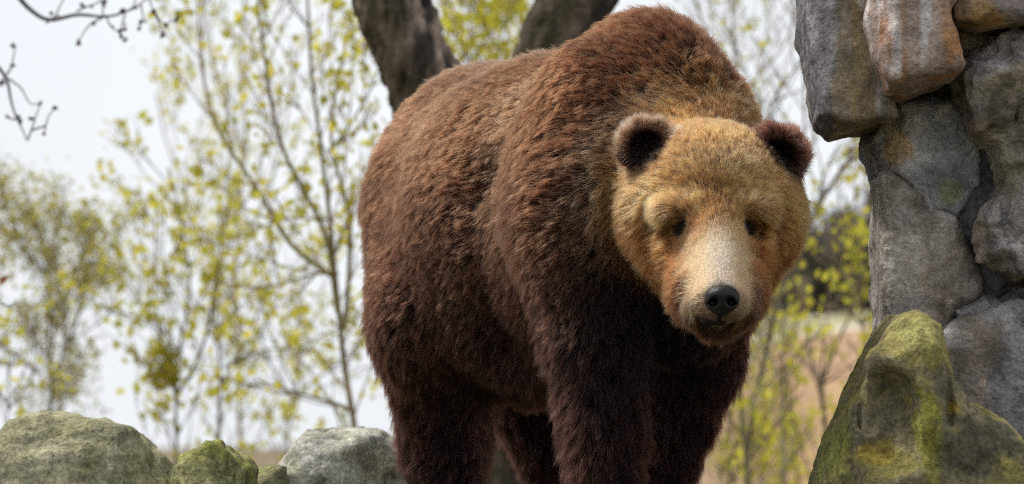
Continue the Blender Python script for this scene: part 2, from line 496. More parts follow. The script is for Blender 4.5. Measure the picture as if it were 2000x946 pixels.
#@@FUR
def make_fur(root, v, q):
    tri = np.concatenate([q[:, [0, 1, 2]], q[:, [0, 2, 3]]])
    A, B, C = v[tri[:, 0]], v[tri[:, 1]], v[tri[:, 2]]
    cr = np.cross(B - A, C - A)
    area = np.linalg.norm(cr, axis=1) * 0.5
    fn = cr / (np.linalg.norm(cr, axis=1)[:, None] + 1e-12)
    cen = (A + B + C) / 3
    view = (CAM - cen); view /= np.linalg.norm(view, axis=1)[:, None]
    facing = (fn * view).sum(1)
    dh = np.linalg.norm((cen - HEAD_C) * [1, 0.9, 0.9], axis=1)
    headw = 1 - sstep(0.20, 0.30, dh)
    dens = np.where(facing < -0.35, 0.2, 1.0) * (1 + 2.2 * headw) * (1 + 3.2 * (1 - sstep(0.09, 0.14, np.linalg.norm(cen - (MUZ_A + MUZ_B) / 2, axis=1))))
    dens = dens * (cen[:, 2] > LEDGE + 0.02)
    wgt = area * dens
    PER = 11
    NG = FUR_GUIDES
    fi = rng.choice(len(tri), NG, p=wgt / wgt.sum())
    r1, r2 = np.sqrt(rng.random(NG)), rng.random(NG)
    G = A[fi] * (1 - r1)[:, None] + B[fi] * (r1 * (1 - r2))[:, None] + C[fi] * (r1 * r2)[:, None]
    Gn = grad(bear_sdf, G)
    hg = headw[fi]
    # strands around every clump centre
    N = NG * PER
    gi = np.repeat(np.arange(NG), PER)
    spread = np.where(hg[gi] > 0.5, 0.0044, 0.0078)
    off = rng.normal(size=(N, 3)) * spread[:, None]
    n = Gn[gi]
    off -= (off * n).sum(1)[:, None] * n
    P = G[gi] + off
    for _ in range(2):
        dd = bear_sdf(P)
        P = P - np.clip(dd, -0.03, 0.03)[:, None] * n
    n = grad(bear_sdf, P)
    def fields(P, n):
        """flow direction, length, lift, colour of the coat at P"""
        rel = P - HEAD_C
        dh = np.linalg.norm(rel * [1, 0.9, 0.9], axis=1)
        hw = 1 - sstep(0.20, 0.29, dh)
        # muzzle coordinate
        ab = MUZ_B - MUZ_A
        t = np.clip(((P - MUZ_A) @ ab) / (ab @ ab), -0.6, 1.4)
        dm = np.linalg.norm(P - MUZ_A - t[:, None] * ab, axis=1)
        mw = (1 - sstep(0.052, 0.078, dm + 0.010 * fbm(P, 0.03, 2, 15.0))) * sstep(-0.25, 0.50, t)
        pale = sstep(-0.12, 0.48, t)
        wid = 0.65 + 0.35 * np.clip(t, 0, 1)
        de = np.minimum(np.linalg.norm(P - EYES[0], axis=1), np.linalg.norm(P - EYES[1], axis=1))
        dea = [np.linalg.norm((P - e) * [1, 1, 1], axis=1) for e in EARS]
        ew = 1 - sstep(0.055, 0.072, np.minimum(*dea))
        dn = np.linalg.norm(P - NOSE_C, axis=1)
        nz_up = n[:, 2]
        # --- flow
        flank = 1 - np.abs(nz_up)
        front = np.clip(n @ BF, 0, 1)
        sidew = np.abs(n @ MB[0])
        dw = (0.25 + 0.85 * sidew) * (1 - 0.95 * sstep(1.75, 2.1, P[:, 2]) * sstep(0.1, 0.5, front))
        body = -BF[None] * 0.85 + np.array([0, 0, -1.0])[None] * dw[:, None]
        low = 1 - sstep(1.55, 1.95, P[:, 2])
        body = body * (1 - 0.75 * low[:, None]) + np.array([0, 0, -1.3])[None] * (0.75 * low)[:, None]
        face = P - (NOSE_C + np.array([0, -0.02, -0.01]))
        face = face / (np.linalg.norm(face, axis=1)[:, None] + 1e-9)
        side = np.sign(rel[:, 0])
        cheek = sstep(0.05, 0.13, np.abs(rel[:, 0])) * (1 - sstep(-0.02, 0.12, rel[:, 2]))
        face = face + cheek[:, None] * np.stack([0.35 * side, 0 * side, -0.95 + 0 * side], 1)
        chin = (1 - sstep(-0.26, -0.20, rel[:, 2]))
        face = face * (1 - chin[:, None]) + chin[:, None] * np.array([0, 0.3, -1.0])[None]
        fw = np.clip(hw + mw, 0, 1)
        flow = body * (1 - fw[:, None]) + face * 1.2 * fw[:, None]
        # ears: strands radiate outwards over the rim
        for e, s in zip(EARS, (-1, 1)):
            w = (1 - sstep(0.055, 0.072, np.linalg.norm(P - e, axis=1)))[:, None]
            rad = (P - e) + np.array([0, -0.006, 0.012])
            rad /= np.linalg.norm(rad, axis=1)[:, None] + 1e-9
            flow = flow * (1 - w) + rad * w
        nj = np.stack([fbm(P, 0.11, 2, 1.0), fbm(P, 0.11, 2, 2.0), fbm(P, 0.11, 2, 3.0)], 1)
        flow = flow + nj * np.where(fw > 0.5, 0.20, 0.42)[:, None] + np.stack([fbm(P, 0.025, 2, 11.0), fbm(P, 0.025, 2, 12.0), fbm(P, 0.025, 2, 13.0)], 1) * np.where(fw > 0.5, 0.15, 0.35)[:, None]
        flow -= (flow * n).sum(1)[:, None] * n
        flow /= np.linalg.norm(flow, axis=1)[:, None] + 1e-9
        # --- length
        L = 0.035 + 0.008 * fbm(P, 0.2, 2, 5.0)
        L = L + 0.010 * (1 - sstep(1.5, 1.9, P[:, 2]))
        L = L * (1 - fw) + fw * (0.030 + 0.010 * cheek - 0.011 * sstep(0.0, 0.12, rel[:, 2]) * (1 - sstep(0.10, 0.18, rel[:, 2])))
        L = L * (1 - mw) + mw * (0.0135 - 0.007 * (1 - sstep(0.04, 0.11, dn)))
        L = np.where(de < 0.040, np.minimum(L, 0.005 + np.maximum(de - 0.024, 0) * 0.7), L)
        L = L * (1 - 0.45 * chin * fw)
        L = L * (1 - ew) + ew * (0.028 + 0.008 * fbm(P, 0.02, 2, 21.0))
        L = np.where((dn < 0.040), 0.0015, L)
        # lips are bare
        cl = W(1400, 622, 7.805)
        bare = (np.abs(P[:, 0] - cl[0]) < 0.045) & (np.abs(P[:, 2] - cl[2]) < 0.012) & (P[:, 1] < 7.86)
        L = np.where(bare, 0.002, L)
        # paws
        L = np.where(P[:, 2] < LEDGE + 0.1, 0.03, L)
        # --- lift (how far strands stand off the skin)
        lift = 0.86 + 0.16 * fbm(P, 0.09, 2, 8.0)
        lift = lift * (1 - fw) + fw * (0.55 + 0.15 * fbm(P, 0.04, 2, 18.0))
        lift = lift * (1 - mw) + mw * 0.30
        lift = lift * (1 - ew) + ew * 0.8
        # --- colour (linear)
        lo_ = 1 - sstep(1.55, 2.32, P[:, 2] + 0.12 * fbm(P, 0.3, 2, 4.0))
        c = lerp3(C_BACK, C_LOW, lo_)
        along = (P - W(1262, 300, 8.58)) @ BF
        red = sstep(0.0, 0.25, P[:, 2] - 2.05) * np.exp(-((along + 0.05) / 0.28) ** 2)
        c = lerp3(c, C_HUMP, red * 0.8)
        patch = sstep(-0.3, 0.7, fbm(P, 0.14, 3, 6.0))
        c = c * (0.78 + 0.44 * patch)[:, None]
        chest = np.exp(-(((P - W(1290, 610, 8.40)) / [0.19, 0.24, 0.27]) ** 2).sum(1))
        c = lerp3(c, C_CHEST, np.clip(chest * 1.3, 0, 1) * (1 - fw))
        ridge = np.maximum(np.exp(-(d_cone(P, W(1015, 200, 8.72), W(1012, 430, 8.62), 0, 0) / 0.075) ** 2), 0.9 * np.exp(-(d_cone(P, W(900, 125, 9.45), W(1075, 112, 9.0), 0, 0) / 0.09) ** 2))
        c = lerp3(c, C_RIM_LIGHT, ridge * 0.65)  # rim light along shoulder and back, painted into the coat
        # neck ruff paler and greyer behind the cheeks
        ruff = sstep(0.20, 0.25, dh) * (1 - sstep(0.28, 0.36, dh)) * (rel[:, 1] < 0.34) * sstep(-0.16, 0.02, rel[:, 2])
        c = lerp3(c, C_RUFF, ruff * 0.75)
        g = lerp3(C_GOLD, C_CHEEK, sstep(-0.01, 0.11, -rel[:, 2] + 0.05 * fbm(P, 0.06, 2, 9.0)))
        mid = np.exp(-((rel[:, 0] - 0.004) / 0.022) ** 2) * sstep(-0.08, 0.0, rel[:, 2]) * (1 - sstep(0.03, 0.12, rel[:, 2]))
        g = g * (0.80 + 0.5 * sstep(-0.5, 0.6, fbm(P, 0.035, 3, 17.0)))[:, None]
        g = lerp3(g, C_CHEEK, mid * 0.5)
        crown_ = np.exp(-(((rel - np.array([0.0, -0.06, 0.075])) / [0.085, 0.1, 0.04]) ** 2).sum(1))
        g = lerp3(g, C_PALE, crown_ * 0.55)
        brow = np.exp(-((np.abs(rel[:, 0] - 0.004) - 0.062) / 0.035) ** 2 - ((rel[:, 2] + 0.005) / 0.03) ** 2)
        g = lerp3(g, C_PALE, brow * 0.35)
        nape = np.exp(-(((P - W(1385, 225, 8.32)) / [0.115, 0.20, 0.075]) ** 2).sum(1))
        c = lerp3(c, np.array(C_GOLD) * 0.85, np.clip(nape * 1.5, 0, 1) * 0.85 * sstep(-0.7, 0.2, fbm(P, 0.05, 3, 23.0)))
        c = lerp3(c, g, fw)
        mcol = lerp3(C_CREAM, C_GREY, np.exp(-((P[:, 0] - (W(1404, 540, 7.9)[0])) / 0.018) ** 2) * sstep(0.3, 0.7, t))
        mcol = lerp3(mcol, C_PALE, sstep(0.016, 0.044, np.abs(P[:, 0] - W(1402, 540, 7.9)[0]) / wid) * 0.75)
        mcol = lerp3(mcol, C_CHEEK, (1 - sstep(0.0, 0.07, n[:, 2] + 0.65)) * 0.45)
        under = np.exp(-((np.abs(P[:, 0] - EYES[0][0] / 2 - EYES[1][0] / 2) - 0.066) / 0.022) ** 2 - ((P[:, 2] - EYES[0][2] + 0.045) / 0.032) ** 2) * (P[:, 1] < 8.12)
        c = lerp3(c, C_CHEEK, under * 0.3)
        c = lerp3(c, mcol, mw * pale)
        eye_d = 1 - sstep(0.015, 0.029, np.minimum(*[np.linalg.norm((P - e - np.array([0, 0, -0.002])) * [0.80, 0.8, 1.35], axis=1) for e in EYES]))
        c = lerp3(c, C_DARK, eye_d)
        # ears: dark bowl, pale rim with sunlight painted on one, shade on the other
        for e, s in zip(EARS, (-1, 1)):
            q_ = P - e
            w = 1 - sstep(0.058, 0.072, np.linalg.norm(q_, axis=1))
            bowl = (1 - sstep(0.030, 0.052, np.sqrt(q_[:, 0] ** 2 + (q_[:, 2] + 0.004) ** 2))) * (q_[:, 1] < 0.006)
            ec = lerp3(C_RIM_LIT if s < 0 else C_RIM_SHADED, C_EAR, bowl)
            low_front = (q_[:, 2] < -0.02) & (q_[:, 1] < 0.0)
            ec = np.where(low_front[:, None], np.array(C_EAR)[None], ec)
            c = lerp3(c, ec, w)
        return flow, L, lift, c, fw, ew, mw * pale
    # the under-wool on the skin has the colour of the coat above it
    me = bpy.data.objects['body'].data
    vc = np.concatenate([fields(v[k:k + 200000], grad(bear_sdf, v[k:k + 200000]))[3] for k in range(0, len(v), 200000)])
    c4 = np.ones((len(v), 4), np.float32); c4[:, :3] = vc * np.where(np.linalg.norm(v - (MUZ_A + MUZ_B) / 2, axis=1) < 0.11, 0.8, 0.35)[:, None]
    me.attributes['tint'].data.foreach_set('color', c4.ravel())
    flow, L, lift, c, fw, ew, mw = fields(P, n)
    L = np.maximum(L, 0.001) * (0.72 + 0.5 * rng.random(N))
    Lg = L.reshape(NG, PER).mean(1)
    gflow = flow.reshape(NG, PER, 3).mean(1) + rng.normal(size=(NG, 3)) * 0.26
    flow = flow + rng.normal(size=(N, 3)) * 0.17
    lift = lift * (0.8 + 0.4 * rng.random(N))
    K = 5
    s = np.linspace(0, 1, K)
    pts = np.empty((N, K, 3))
    glift = lift.reshape(NG, PER).mean(1)
    droop = np.array([0, 0, -1.0])
    for k in range(K):
        sk = s[k]
        a = (0.45 * sk + 0.45 * sk * sk)
        b = (1.15 * sk - 0.5 * sk * sk)
        own = P + L[:, None] * (flow * a + n * (lift * b)[:, None]) + (L * 0.10 * sk * sk)[:, None] * droop
        gp = G + Lg[:, None] * (gflow * a + Gn * (glift * b)[:, None]) + (Lg * 0.10 * sk * sk)[:, None] * droop
        cl = np.where(mw > 0.3, 0.3, np.where(fw > 0.5, 0.62, 0.80))[:, None] * sk ** 0.8
        pts[:, k] = own * (1 - cl) + (gp[gi] + (own - gp[gi]) * 0.12) * cl
    rad0 = np.where(fw > 0.5, 0.00026, 0.00034) * (0.8 + 0.4 * rng.random(N))
    rad = rad0[:, None] * np.array([0.85, 1.0, 0.9, 0.65, 0.18])[None]
    # individual strand colours
    br = np.exp(rng.normal(size=N) * np.where(mw > 0.3, 0.08, 0.22)) * np.where(mw > 0.3, 1.0, np.repeat(np.exp(rng.normal(size=NG) * 0.28), PER))
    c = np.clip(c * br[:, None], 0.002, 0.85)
    keep = L > 0.0022
    pts, rad, c, N = pts[keep], rad[keep], c[keep], int(keep.sum())
    hc = bpy.data.hair_curves.new('fur')
    hc.add_curves([K] * N)
    loc = np.array(root.location)
    hc.attributes['position'].data.foreach_set('vector', (pts - loc).astype(np.float32).ravel())
    ra = hc.attributes.get('radius') or hc.attributes.new('radius', 'FLOAT', 'POINT')
    ra.data.foreach_set('value', rad.astype(np.float32).ravel())
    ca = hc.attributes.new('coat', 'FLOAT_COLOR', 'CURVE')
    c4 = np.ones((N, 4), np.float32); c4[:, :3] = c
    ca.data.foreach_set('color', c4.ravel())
    ea = hc.attributes.new('even', 'FLOAT', 'CURVE')
    ea.data.foreach_set('value', np.clip(mw[keep] * 1.2, 0, 1).astype(np.float32))
    m = bpy.data.materials.new('bear_fur'); m.use_nodes = True
    nn, ll = m.node_tree.nodes, m.node_tree.links
    nn.clear()
    out = nn.new('ShaderNodeOutputMaterial')
    hb = nn.new('ShaderNodeBsdfHairPrincipled')
    hb.model = 'CHIANG'
    hb.parametrization = 'COLOR'
    hb.inputs['Roughness'].default_value = 0.42
    hb.inputs['Radial Roughness'].default_value = 0.55
    hb.inputs['Coat'].default_value = 0.0
    hb.inputs['IOR'].default_value = 1.32
    at = nn.new('ShaderNodeAttribute'); at.attribute_name = 'coat'
    hi = nn.new('ShaderNodeHairInfo')
    mr = nn.new('ShaderNodeFloatCurve')
    cu = mr.mapping.curves[0]
    cu.points[0].location = (0.0, 0.07); cu.points[1].location = (1.0, 1.0)
    cu.points.new(0.45, 0.20); cu.points.new(0.8, 0.62)
    mr.mapping.update()
    m3 = nn.new('ShaderNodeMath'); m3.operation = 'MULTIPLY'; m3.inputs[1].default_value = 3.0
    sc_ = nn.new('ShaderNodeVectorMath'); sc_.operation = 'SCALE'
    ll.new(hi.outputs['Intercept'], mr.inputs['Value']); ll.new(mr.outputs['Value'], m3.inputs[0])
    ll.new(at.outputs['Color'], sc_.inputs[0]); ae = nn.new('ShaderNodeAttribute'); ae.attribute_name = 'even'
    mx = nn.new('ShaderNodeMix'); mx.data_type = 'FLOAT'; mx.inputs['B'].default_value = 1.15
    ll.new(ae.outputs['Fac'], mx.inputs['Factor']); ll.new(m3.outputs['Value'], mx.inputs['A'])
    ll.new(mx.outputs['Result'], sc_.inputs['Scale'])
    ll.new(sc_.outputs['Vector'], hb.inputs['Color'])
    ll.new(hb.outputs['BSDF'], out.inputs['Surface'])
    hc.materials.append(m)
    o = bpy.data.objects.new('fur', hc)
    COL.objects.link(o)
    o.parent = root
    tag(o, kind='stuff')
    return o

FUR_GUIDES = 90000
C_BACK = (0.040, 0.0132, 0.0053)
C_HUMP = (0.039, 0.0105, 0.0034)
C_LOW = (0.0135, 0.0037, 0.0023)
C_RIM_LIGHT = (0.088, 0.038, 0.0175)
C_CHEST = (0.0042, 0.0018, 0.0014)
C_RUFF = (0.135, 0.066, 0.033)
C_GOLD = (0.30, 0.115, 0.034)
C_CHEEK = (0.118, 0.035, 0.0085)
C_PALE = (0.45, 0.235, 0.105)
C_CREAM = (0.44, 0.295, 0.175)
C_GREY = (0.34, 0.25, 0.18)
C_DARK = (0.005, 0.0035, 0.003)
C_EAR = (0.017, 0.008, 0.006)
C_RIM_LIT = (0.32, 0.165, 0.10)
C_RIM_SHADED = (0.070, 0.026, 0.016)
bear, bear_v, bear_q = make_bear()
print('bear mesh', len(bear_v), round(time.time() - T0, 1))
make_fur(bear, bear_v, bear_q)
print('fur', round(time.time() - T0, 1))
#@@REST
#@@GROUND
# ------------------------------------------------------------------ terrain: one sheet to the horizon
def ground_h(x, y):
    p = np.stack([x, y, 0 * x], 1)
    ledge = sstep(6.6, 7.35, y) * (1 - sstep(10.6, 13.5, y)) * (1 - sstep(7, 11, np.abs(x)))
    h = ledge * (LEDGE + 0.012 * fbm(p, 0.5, 3, 2.0)) + 0.05 * (1 - ledge) * fbm(p, 1.7, 3, 1.0)
    back = sstep(12, 30, y)
    h = h + back * (0.35 + 0.35 * fbm(p, 9.0, 3, 4.0)) * (1 - sstep(30, 60, y) * 0.6)
    # low brown rise on the left, far back
    h = h + 0.95 * sstep(30, 42, y) * (1 - sstep(60, 110, y)) * (1 - sstep(-1, 2, x))
    # bare sandy bank on the right, then a pale meadow climbing to a wooded hill
    rb = sstep(0.9, 2.4, x - 0.02 * (y - 30))
    h = h + rb * (sstep(26, 37, y) * (2.0 + 0.05 * np.clip(x, -5, 30)) + sstep(42, 85, y) * 2.0)
    far = sstep(-8, 25, x - 0.06 * y)
    h = h + far * sstep(95, 190, y) * 6.0 + 2.5 * sstep(200, 900, y)
    return h

def ground_z(x, y):
    return float(ground_h(np.array([x]), np.array([y]))[0])

def make_ground():
    xs = np.concatenate([-np.geomspace(1400, 13, 22), np.arange(-12, 12.01, 0.3), np.geomspace(13, 1400, 22)])
    ys = np.concatenate([-np.geomspace(300, 6.5, 12), np.arange(-6, 0, 1.0), np.arange(0, 14, 0.2), np.arange(14, 60, 0.6), np.geomspace(60, 2200, 44)])
    X, Y = np.meshgrid(xs, ys, indexing='ij')
    x, y = X.ravel(), Y.ravel()
    z = ground_h(x, y)
    v = np.stack([x, y, z], 1)
    ny = len(ys)
    i, j = np.meshgrid(np.arange(len(xs) - 1), np.arange(ny - 1), indexing='ij')
    a = (i * ny + j).ravel()
    f = np.stack([a, a + ny, a + ny + 1, a + 1], 1)
    n1 = sstep(-0.5, 0.5, fbm(v, 2.3, 4, 1.0))
    grass = lerp3((0.10, 0.105, 0.035), (0.20, 0.16, 0.085), n1)
    rock = lerp3((0.16, 0.15, 0.12), (0.10, 0.105, 0.06), n1)
    c = lerp3(grass, rock, sstep(6.3, 7.0, y) * (1 - sstep(10.8, 12, y)) * (np.abs(x) < 11))
    c = lerp3(c, (0.24, 0.17, 0.11), sstep(14, 24, y) * 0.55)
    sand = sstep(1.2, 2.1, x - 0.02 * (y - 30)) * sstep(27, 30, y) * (1 - sstep(37.6, 38.6, y))
    c = lerp3(c, lerp3((0.50, 0.335, 0.20), (0.42, 0.27, 0.155), sstep(-0.6, 0.6, fbm(v, 1.5, 4, 7.0))), sand)
    mead = sstep(1.0, 2.0, x - 0.02 * (y - 30)) * sstep(37.6, 38.6, y) * (1 - sstep(100, 120, y))
    c = lerp3(c, lerp3((0.60, 0.55, 0.44), (0.30, 0.28, 0.12), sstep(-0.5, 0.4, fbm(v * [1, 0.25, 1], 1.6, 3, 9.0))), mead)
    o = mesh_obj('ground', v, f, stone_mat('ground_soil', 0.95, 14.0, 0.5, 0.3), None, True, c)
    tag(o, kind='structure')

make_ground()

# ------------------------------------------------------------------ stones
def poly_sd(x, y, poly):
    """signed distance to a polygon, negative inside"""
    n = len(poly)
    d = np.full(len(x), 1e9)
    inside = np.zeros(len(x), bool)
    for i in range(n):
        ax, ay = poly[i]; bx, by = poly[(i + 1) % n]
        ex, ey = bx - ax, by - ay
        wx, wy = x - ax, y - ay
        t = np.clip((wx * ex + wy * ey) / (ex * ex + ey * ey + 1e-12), 0, 1)
        d = np.minimum(d, (wx - ex * t) ** 2 + (wy - ey * t) ** 2)
        c = ((ay > y) != (by > y)) & (x < (bx - ax) * (y - ay) / (by - ay + 1e-12) + ax)
        inside ^= c
    d = np.sqrt(d)
    return np.where(inside, -d, d)

def stone(name, outline, D, thick, parent=None, mat=None, h=0.008, round_=0.04, amp=0.012, nscale=0.10, rough=0.5,
          cuts=(), carve=(), add=(), seed=1.0, tint=None, strata=0.0, gain=1.7, stain=1.0, warp=0.012, grow=0.0, fac=0.004):
    """a boulder or quarried stone: an outline with real thickness, rounded, faceted by planes and weathered by noise"""
    P = np.array([W(px, py, D) for px, py in outline])
    poly = P[:, [0, 2]]
    yc = P[:, 1].mean()
    def base(p, fine=True):
        a = p[:, 0]
        if fine:
            wob = np.stack([fbm(p, 0.16, 3, seed), fbm(p, 0.16, 3, seed + 3)], 1) * warp
            a = poly_sd(p[:, 0] + wob[:, 0], p[:, 2] + wob[:, 1], poly)
        else:
            a = poly_sd(p[:, 0], p[:, 2], poly)
        return smax(a - grow, np.abs(p[:, 1] - yc) - thick * 0.5, round_)
    done = {'cut': [], 'add': [], 'carve': []}
    def shaped(p, fine=True):
        d = base(p, fine)
        for c, n, k in done['cut']: d = smax(d, (p - c) @ n, k)
        for c, r, k in done['add']: d = smin(d, d_ell(p, c, r), k)
        for c, r, k in done['carve']: d = smax(d, -d_ell(p, c, r), k)
        return d
    def front(px, py, off):
        """the point `off` metres behind the stone's front face where the photo shows pixel (px,py)"""
        dirs = np.linspace(D - thick * 0.5 - 0.1, D + thick * 0.5, 120)
        pp = np.array([W(px, py, q) for q in dirs])
        hit = np.nonzero(shaped(pp, False) < 0)[0]
        k = dirs[hit[0]] if len(hit) else D - thick * 0.4
        return W(px, py, k + off)
    for key, lst, dk in (('cut', cuts, 0.015), ('add', add, 0.04), ('carve', carve, 0.02)):
        new = []
        for it in lst:
            px, py, dd = it[0]
            c = W(px, py, dd) if dd > 3 else front(px, py, dd)
            a = np.array(it[1], float)
            new.append((c, a / np.linalg.norm(a) if key == 'cut' else it[1], it[2] if len(it) > 2 else dk))
        done[key] = new
    def fn(p):
        d = shaped(p)
        d = d - amp * 0.8 * fbm(p, nscale, 4, seed + 5) - fac * facets(p, nscale * 1.1, 3, seed + 2) - amp * 0.7 * rough * ridged(p, nscale * 0.5, 3, seed + 9) + amp * rough * 0.5
        d = d - 0.0022 * fbm(p, 0.028, 3, seed + 17)
        if strata:
            q = p.copy(); q[:, 2] *= 4.0
            d = d - strata * fbm(q, 0.12, 3, seed + 13)
        return d
    lo, hi = P.min(0) - 0.06, P.max(0) + 0.06
    lo[1] = yc - thick * 0.5 - 0.07; hi[1] = yc + thick * 0.5 + 0.07
    for c, r, k in done['add']:
        lo = np.minimum(lo, c - np.array(r) - 0.05); hi = np.maximum(hi, c + np.array(r) + 0.05)
    v, q = sdf_mesh(fn, lo, hi, h, project=1)
    n = grad(fn, v, h)
    col = tint(v, n) * gain
    if parent is not None:                       # iron and lichen stains through the quarried stone
        col = lerp3(col, (0.33, 0.235, 0.13), sstep(0.15, 0.75, fbm(v, 0.13, 4, seed + 40)) * 0.5 * stain)
        col = lerp3(col, (0.40, 0.385, 0.40), sstep(0.25, 0.8, fbm(v, 0.10, 4, seed + 44)) * 0.4 * stain)
        col = col * (1 - 0.45 * stain * sstep(0.1, 0.7, fbm(v, 0.08, 4, seed + 48)))[:, None]
    cav = fbm(v, 0.035, 4, seed + 20)
    crk = np.clip(1 - np.abs(fbm(v, 0.07, 4, seed + 30)) * 9, 0, 1) * sstep(-0.1, 0.5, fbm(v, 0.2, 2, seed + 31))
    col = np.clip(col * (1 + 0.28 * cav)[:, None] * (1 - 0.55 * crk)[:, None], 0.004, 0.9)
    return mesh_obj(name, v, q, mat or STONE, parent, True, col)

STONE = stone_mat('weathered_stone', 0.85, 90.0, 1.0, 0.42)
MOSSY = stone_mat('mossy_stone', 0.92, 95.0, 1.0, 0.6)

def mottled(a, b, scale, seed, spots=()):
    def f(v, n):
        c = lerp3(a, b, sstep(-0.55, 0.55, fbm(v, scale, 4, seed)))
        for (px, py, D, rx, rz, colr, w, sd) in spots:
            o = W(px, py, D)
            q = np.sqrt(((v[:, 0] - o[0]) / rx) ** 2 + ((v[:, 2] - o[2]) / rz) ** 2 + ((v[:, 1] - o[1]) / 0.25) ** 2)
            m = (1 - sstep(0.5, 1.2, q + 0.5 * fbm(v, 0.05, 4, sd))) * w
            c = lerp3(c, colr, m)
        return c
    return f

# ---- the stone wall on the right
def make_wall():
    base = W(1900, 885, 8.9); base[2] = LEDGE
    root = empty('stone_wall', base, 'tall rough wall of large grey and rust-stained stones at the right edge', 'wall')
    G1, G2, G3 = (0.20, 0.19, 0.185), (0.30, 0.285, 0.275), (0.13, 0.125, 0.12)
    def streaks(a, b, rust, seed, amount=0.75, xs=0.03):
        def f(v, n):
            q = v.copy(); q[:, 2] *= 0.16
            c = lerp3(a, b, sstep(-0.5, 0.5, fbm(v, 0.1, 4, seed)))
            s = sstep(-0.1, 0.55, fbm(q, xs, 4, seed + 2))
            c = lerp3(c, rust, s * amount)
            w = sstep(0.35, 0.75, fbm(q, xs * 1.1, 3, seed + 5))
            return lerp3(c, (0.50, 0.47, 0.47), w * 0.75)
        return f
    # hanging block, topmost left: shade painted on the left face, tan right face
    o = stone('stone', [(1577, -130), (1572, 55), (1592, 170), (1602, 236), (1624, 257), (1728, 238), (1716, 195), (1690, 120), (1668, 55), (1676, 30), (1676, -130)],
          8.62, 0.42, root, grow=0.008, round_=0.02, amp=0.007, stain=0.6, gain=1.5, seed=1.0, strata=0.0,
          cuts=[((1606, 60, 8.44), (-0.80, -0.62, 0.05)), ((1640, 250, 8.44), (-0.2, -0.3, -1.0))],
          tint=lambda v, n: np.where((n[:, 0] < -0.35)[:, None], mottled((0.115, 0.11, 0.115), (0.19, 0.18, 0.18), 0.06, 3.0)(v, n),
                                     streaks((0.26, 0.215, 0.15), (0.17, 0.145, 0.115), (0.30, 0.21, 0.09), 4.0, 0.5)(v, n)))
    tag(o, 'hanging block with a shaded left face and a tan right face')
    # rust-stained block
    o = stone('stone', [(1704, -130), (1700, 10), (1690, 45), (1700, 125), (1722, 185), (1745, 189), (1846, 150), (1857, 135), (1842, 65), (1836, 34), (1846, -10), (1846, -130)],
          8.45, 0.40, root, grow=0.008, round_=0.022, amp=0.006, stain=0.15, gain=1.45, seed=2.0,
          cuts=[((1780, 172, 8.30), (0.1, -0.55, -1.0)), ((1702, 90, 8.30), (-1, -0.8, 0))],
          tint=streaks((0.32, 0.245, 0.215), (0.24, 0.175, 0.15), (0.29, 0.135, 0.05), 5.0, 0.85))
    tag(o, 'square block streaked with rust and white')
    # filler between them
    stone('stone', [(1672, -120), (1702, -120), (1694, 22), (1684, 44), (1673, 36)], 8.62, 0.3, root, grow=0.008, round_=0.03, amp=0.006, seed=3.0,
          tint=mottled((0.24, 0.19, 0.14), (0.15, 0.125, 0.105), 0.05, 3.0))
    # slab along the top right
    o = stone('stone', [(1846, 40), (1850, -10), (1884, -14), (1890, -130), (2290, -130), (2290, 52), (2000, 57), (1912, 62), (1856, 60)], 8.55, 0.45, root, grow=0.008, round_=0.03, amp=0.009, seed=4.0,
          cuts=[((1950, 58, 8.36), (0, -0.6, -1))],
          tint=mottled((0.24, 0.20, 0.195), (0.15, 0.125, 0.12), 0.10, 5.0, [(1918, 40, 8.35, 0.05, 0.028, (0.36, 0.20, 0.06), 0.9, 2.0), (1900, 20, 8.35, 0.05, 0.03, (0.28, 0.17, 0.07), 0.7, 3.0)]))
    tag(o, 'dark flat slab along the wall top with an orange stain')
    # small quartz stone and small grey one under it
    o = stone('stone', [(1850, 92), (1860, 70), (1900, 64), (1913, 92), (1893, 114), (1856, 110)], 8.62, 0.2, root, grow=0.008, h=0.005, round_=0.03, amp=0.005, seed=5.0,
          tint=mottled((0.45, 0.43, 0.43), (0.25, 0.20, 0.14), 0.04, 2.0))
    tag(o, 'small pale quartz stone')
    stone('stone', [(1853, 117), (1902, 117), (1892, 142), (1862, 158), (1855, 140)], 8.64, 0.2, root, grow=0.008, h=0.006, round_=0.03, amp=0.005, seed=6.0,
          tint=mottled((0.24, 0.225, 0.22), (0.15, 0.14, 0.135), 0.05, 2.0))
    # big weathered stone on the right
    o = stone('stone', [(2290, 60), (2000, 62), (1922, 92), (1876, 140), (1862, 168), (1876, 225), (1876, 258), (1897, 285), (1928, 300), (1944, 345), (1942, 370), (1924, 405), (1918, 440), (1936, 475), (1958, 540), (1985, 552), (2290, 545)],
          8.62, 0.48, root, grow=0.008, h=0.007, round_=0.05, amp=0.017, nscale=0.13, rough=0.75, fac=0.012, seed=7.0,
          add=[((1965, 150, 0.02), (0.09, 0.05, 0.05), 0.04), ((1950, 470, 0.02), (0.05, 0.05, 0.08), 0.04), ((1930, 220, 0.03), (0.05, 0.05, 0.06), 0.03)],
          carve=[((1985, 215, 0.0), (0.010, 0.035, 0.09), 0.02), ((1955, 262, 0.0), (0.05, 0.03, 0.010), 0.02), ((1995, 330, 0.0), (0.05, 0.04, 0.07), 0.04), ((1962, 400, 0.0), (0.016, 0.04, 0.05), 0.02)],
          tint=mottled((0.265, 0.24, 0.225), (0.175, 0.155, 0.14), 0.09, 3.0, [(1965, 165, 8.4, 0.06, 0.05, (0.30, 0.25, 0.15), 0.6, 2.0), (1975, 330, 8.4, 0.05, 0.06, (0.21, 0.19, 0.13), 0.7, 4.0), (1925, 130, 8.4, 0.04, 0.03, (0.42, 0.39, 0.38), 0.7, 5.0)]))
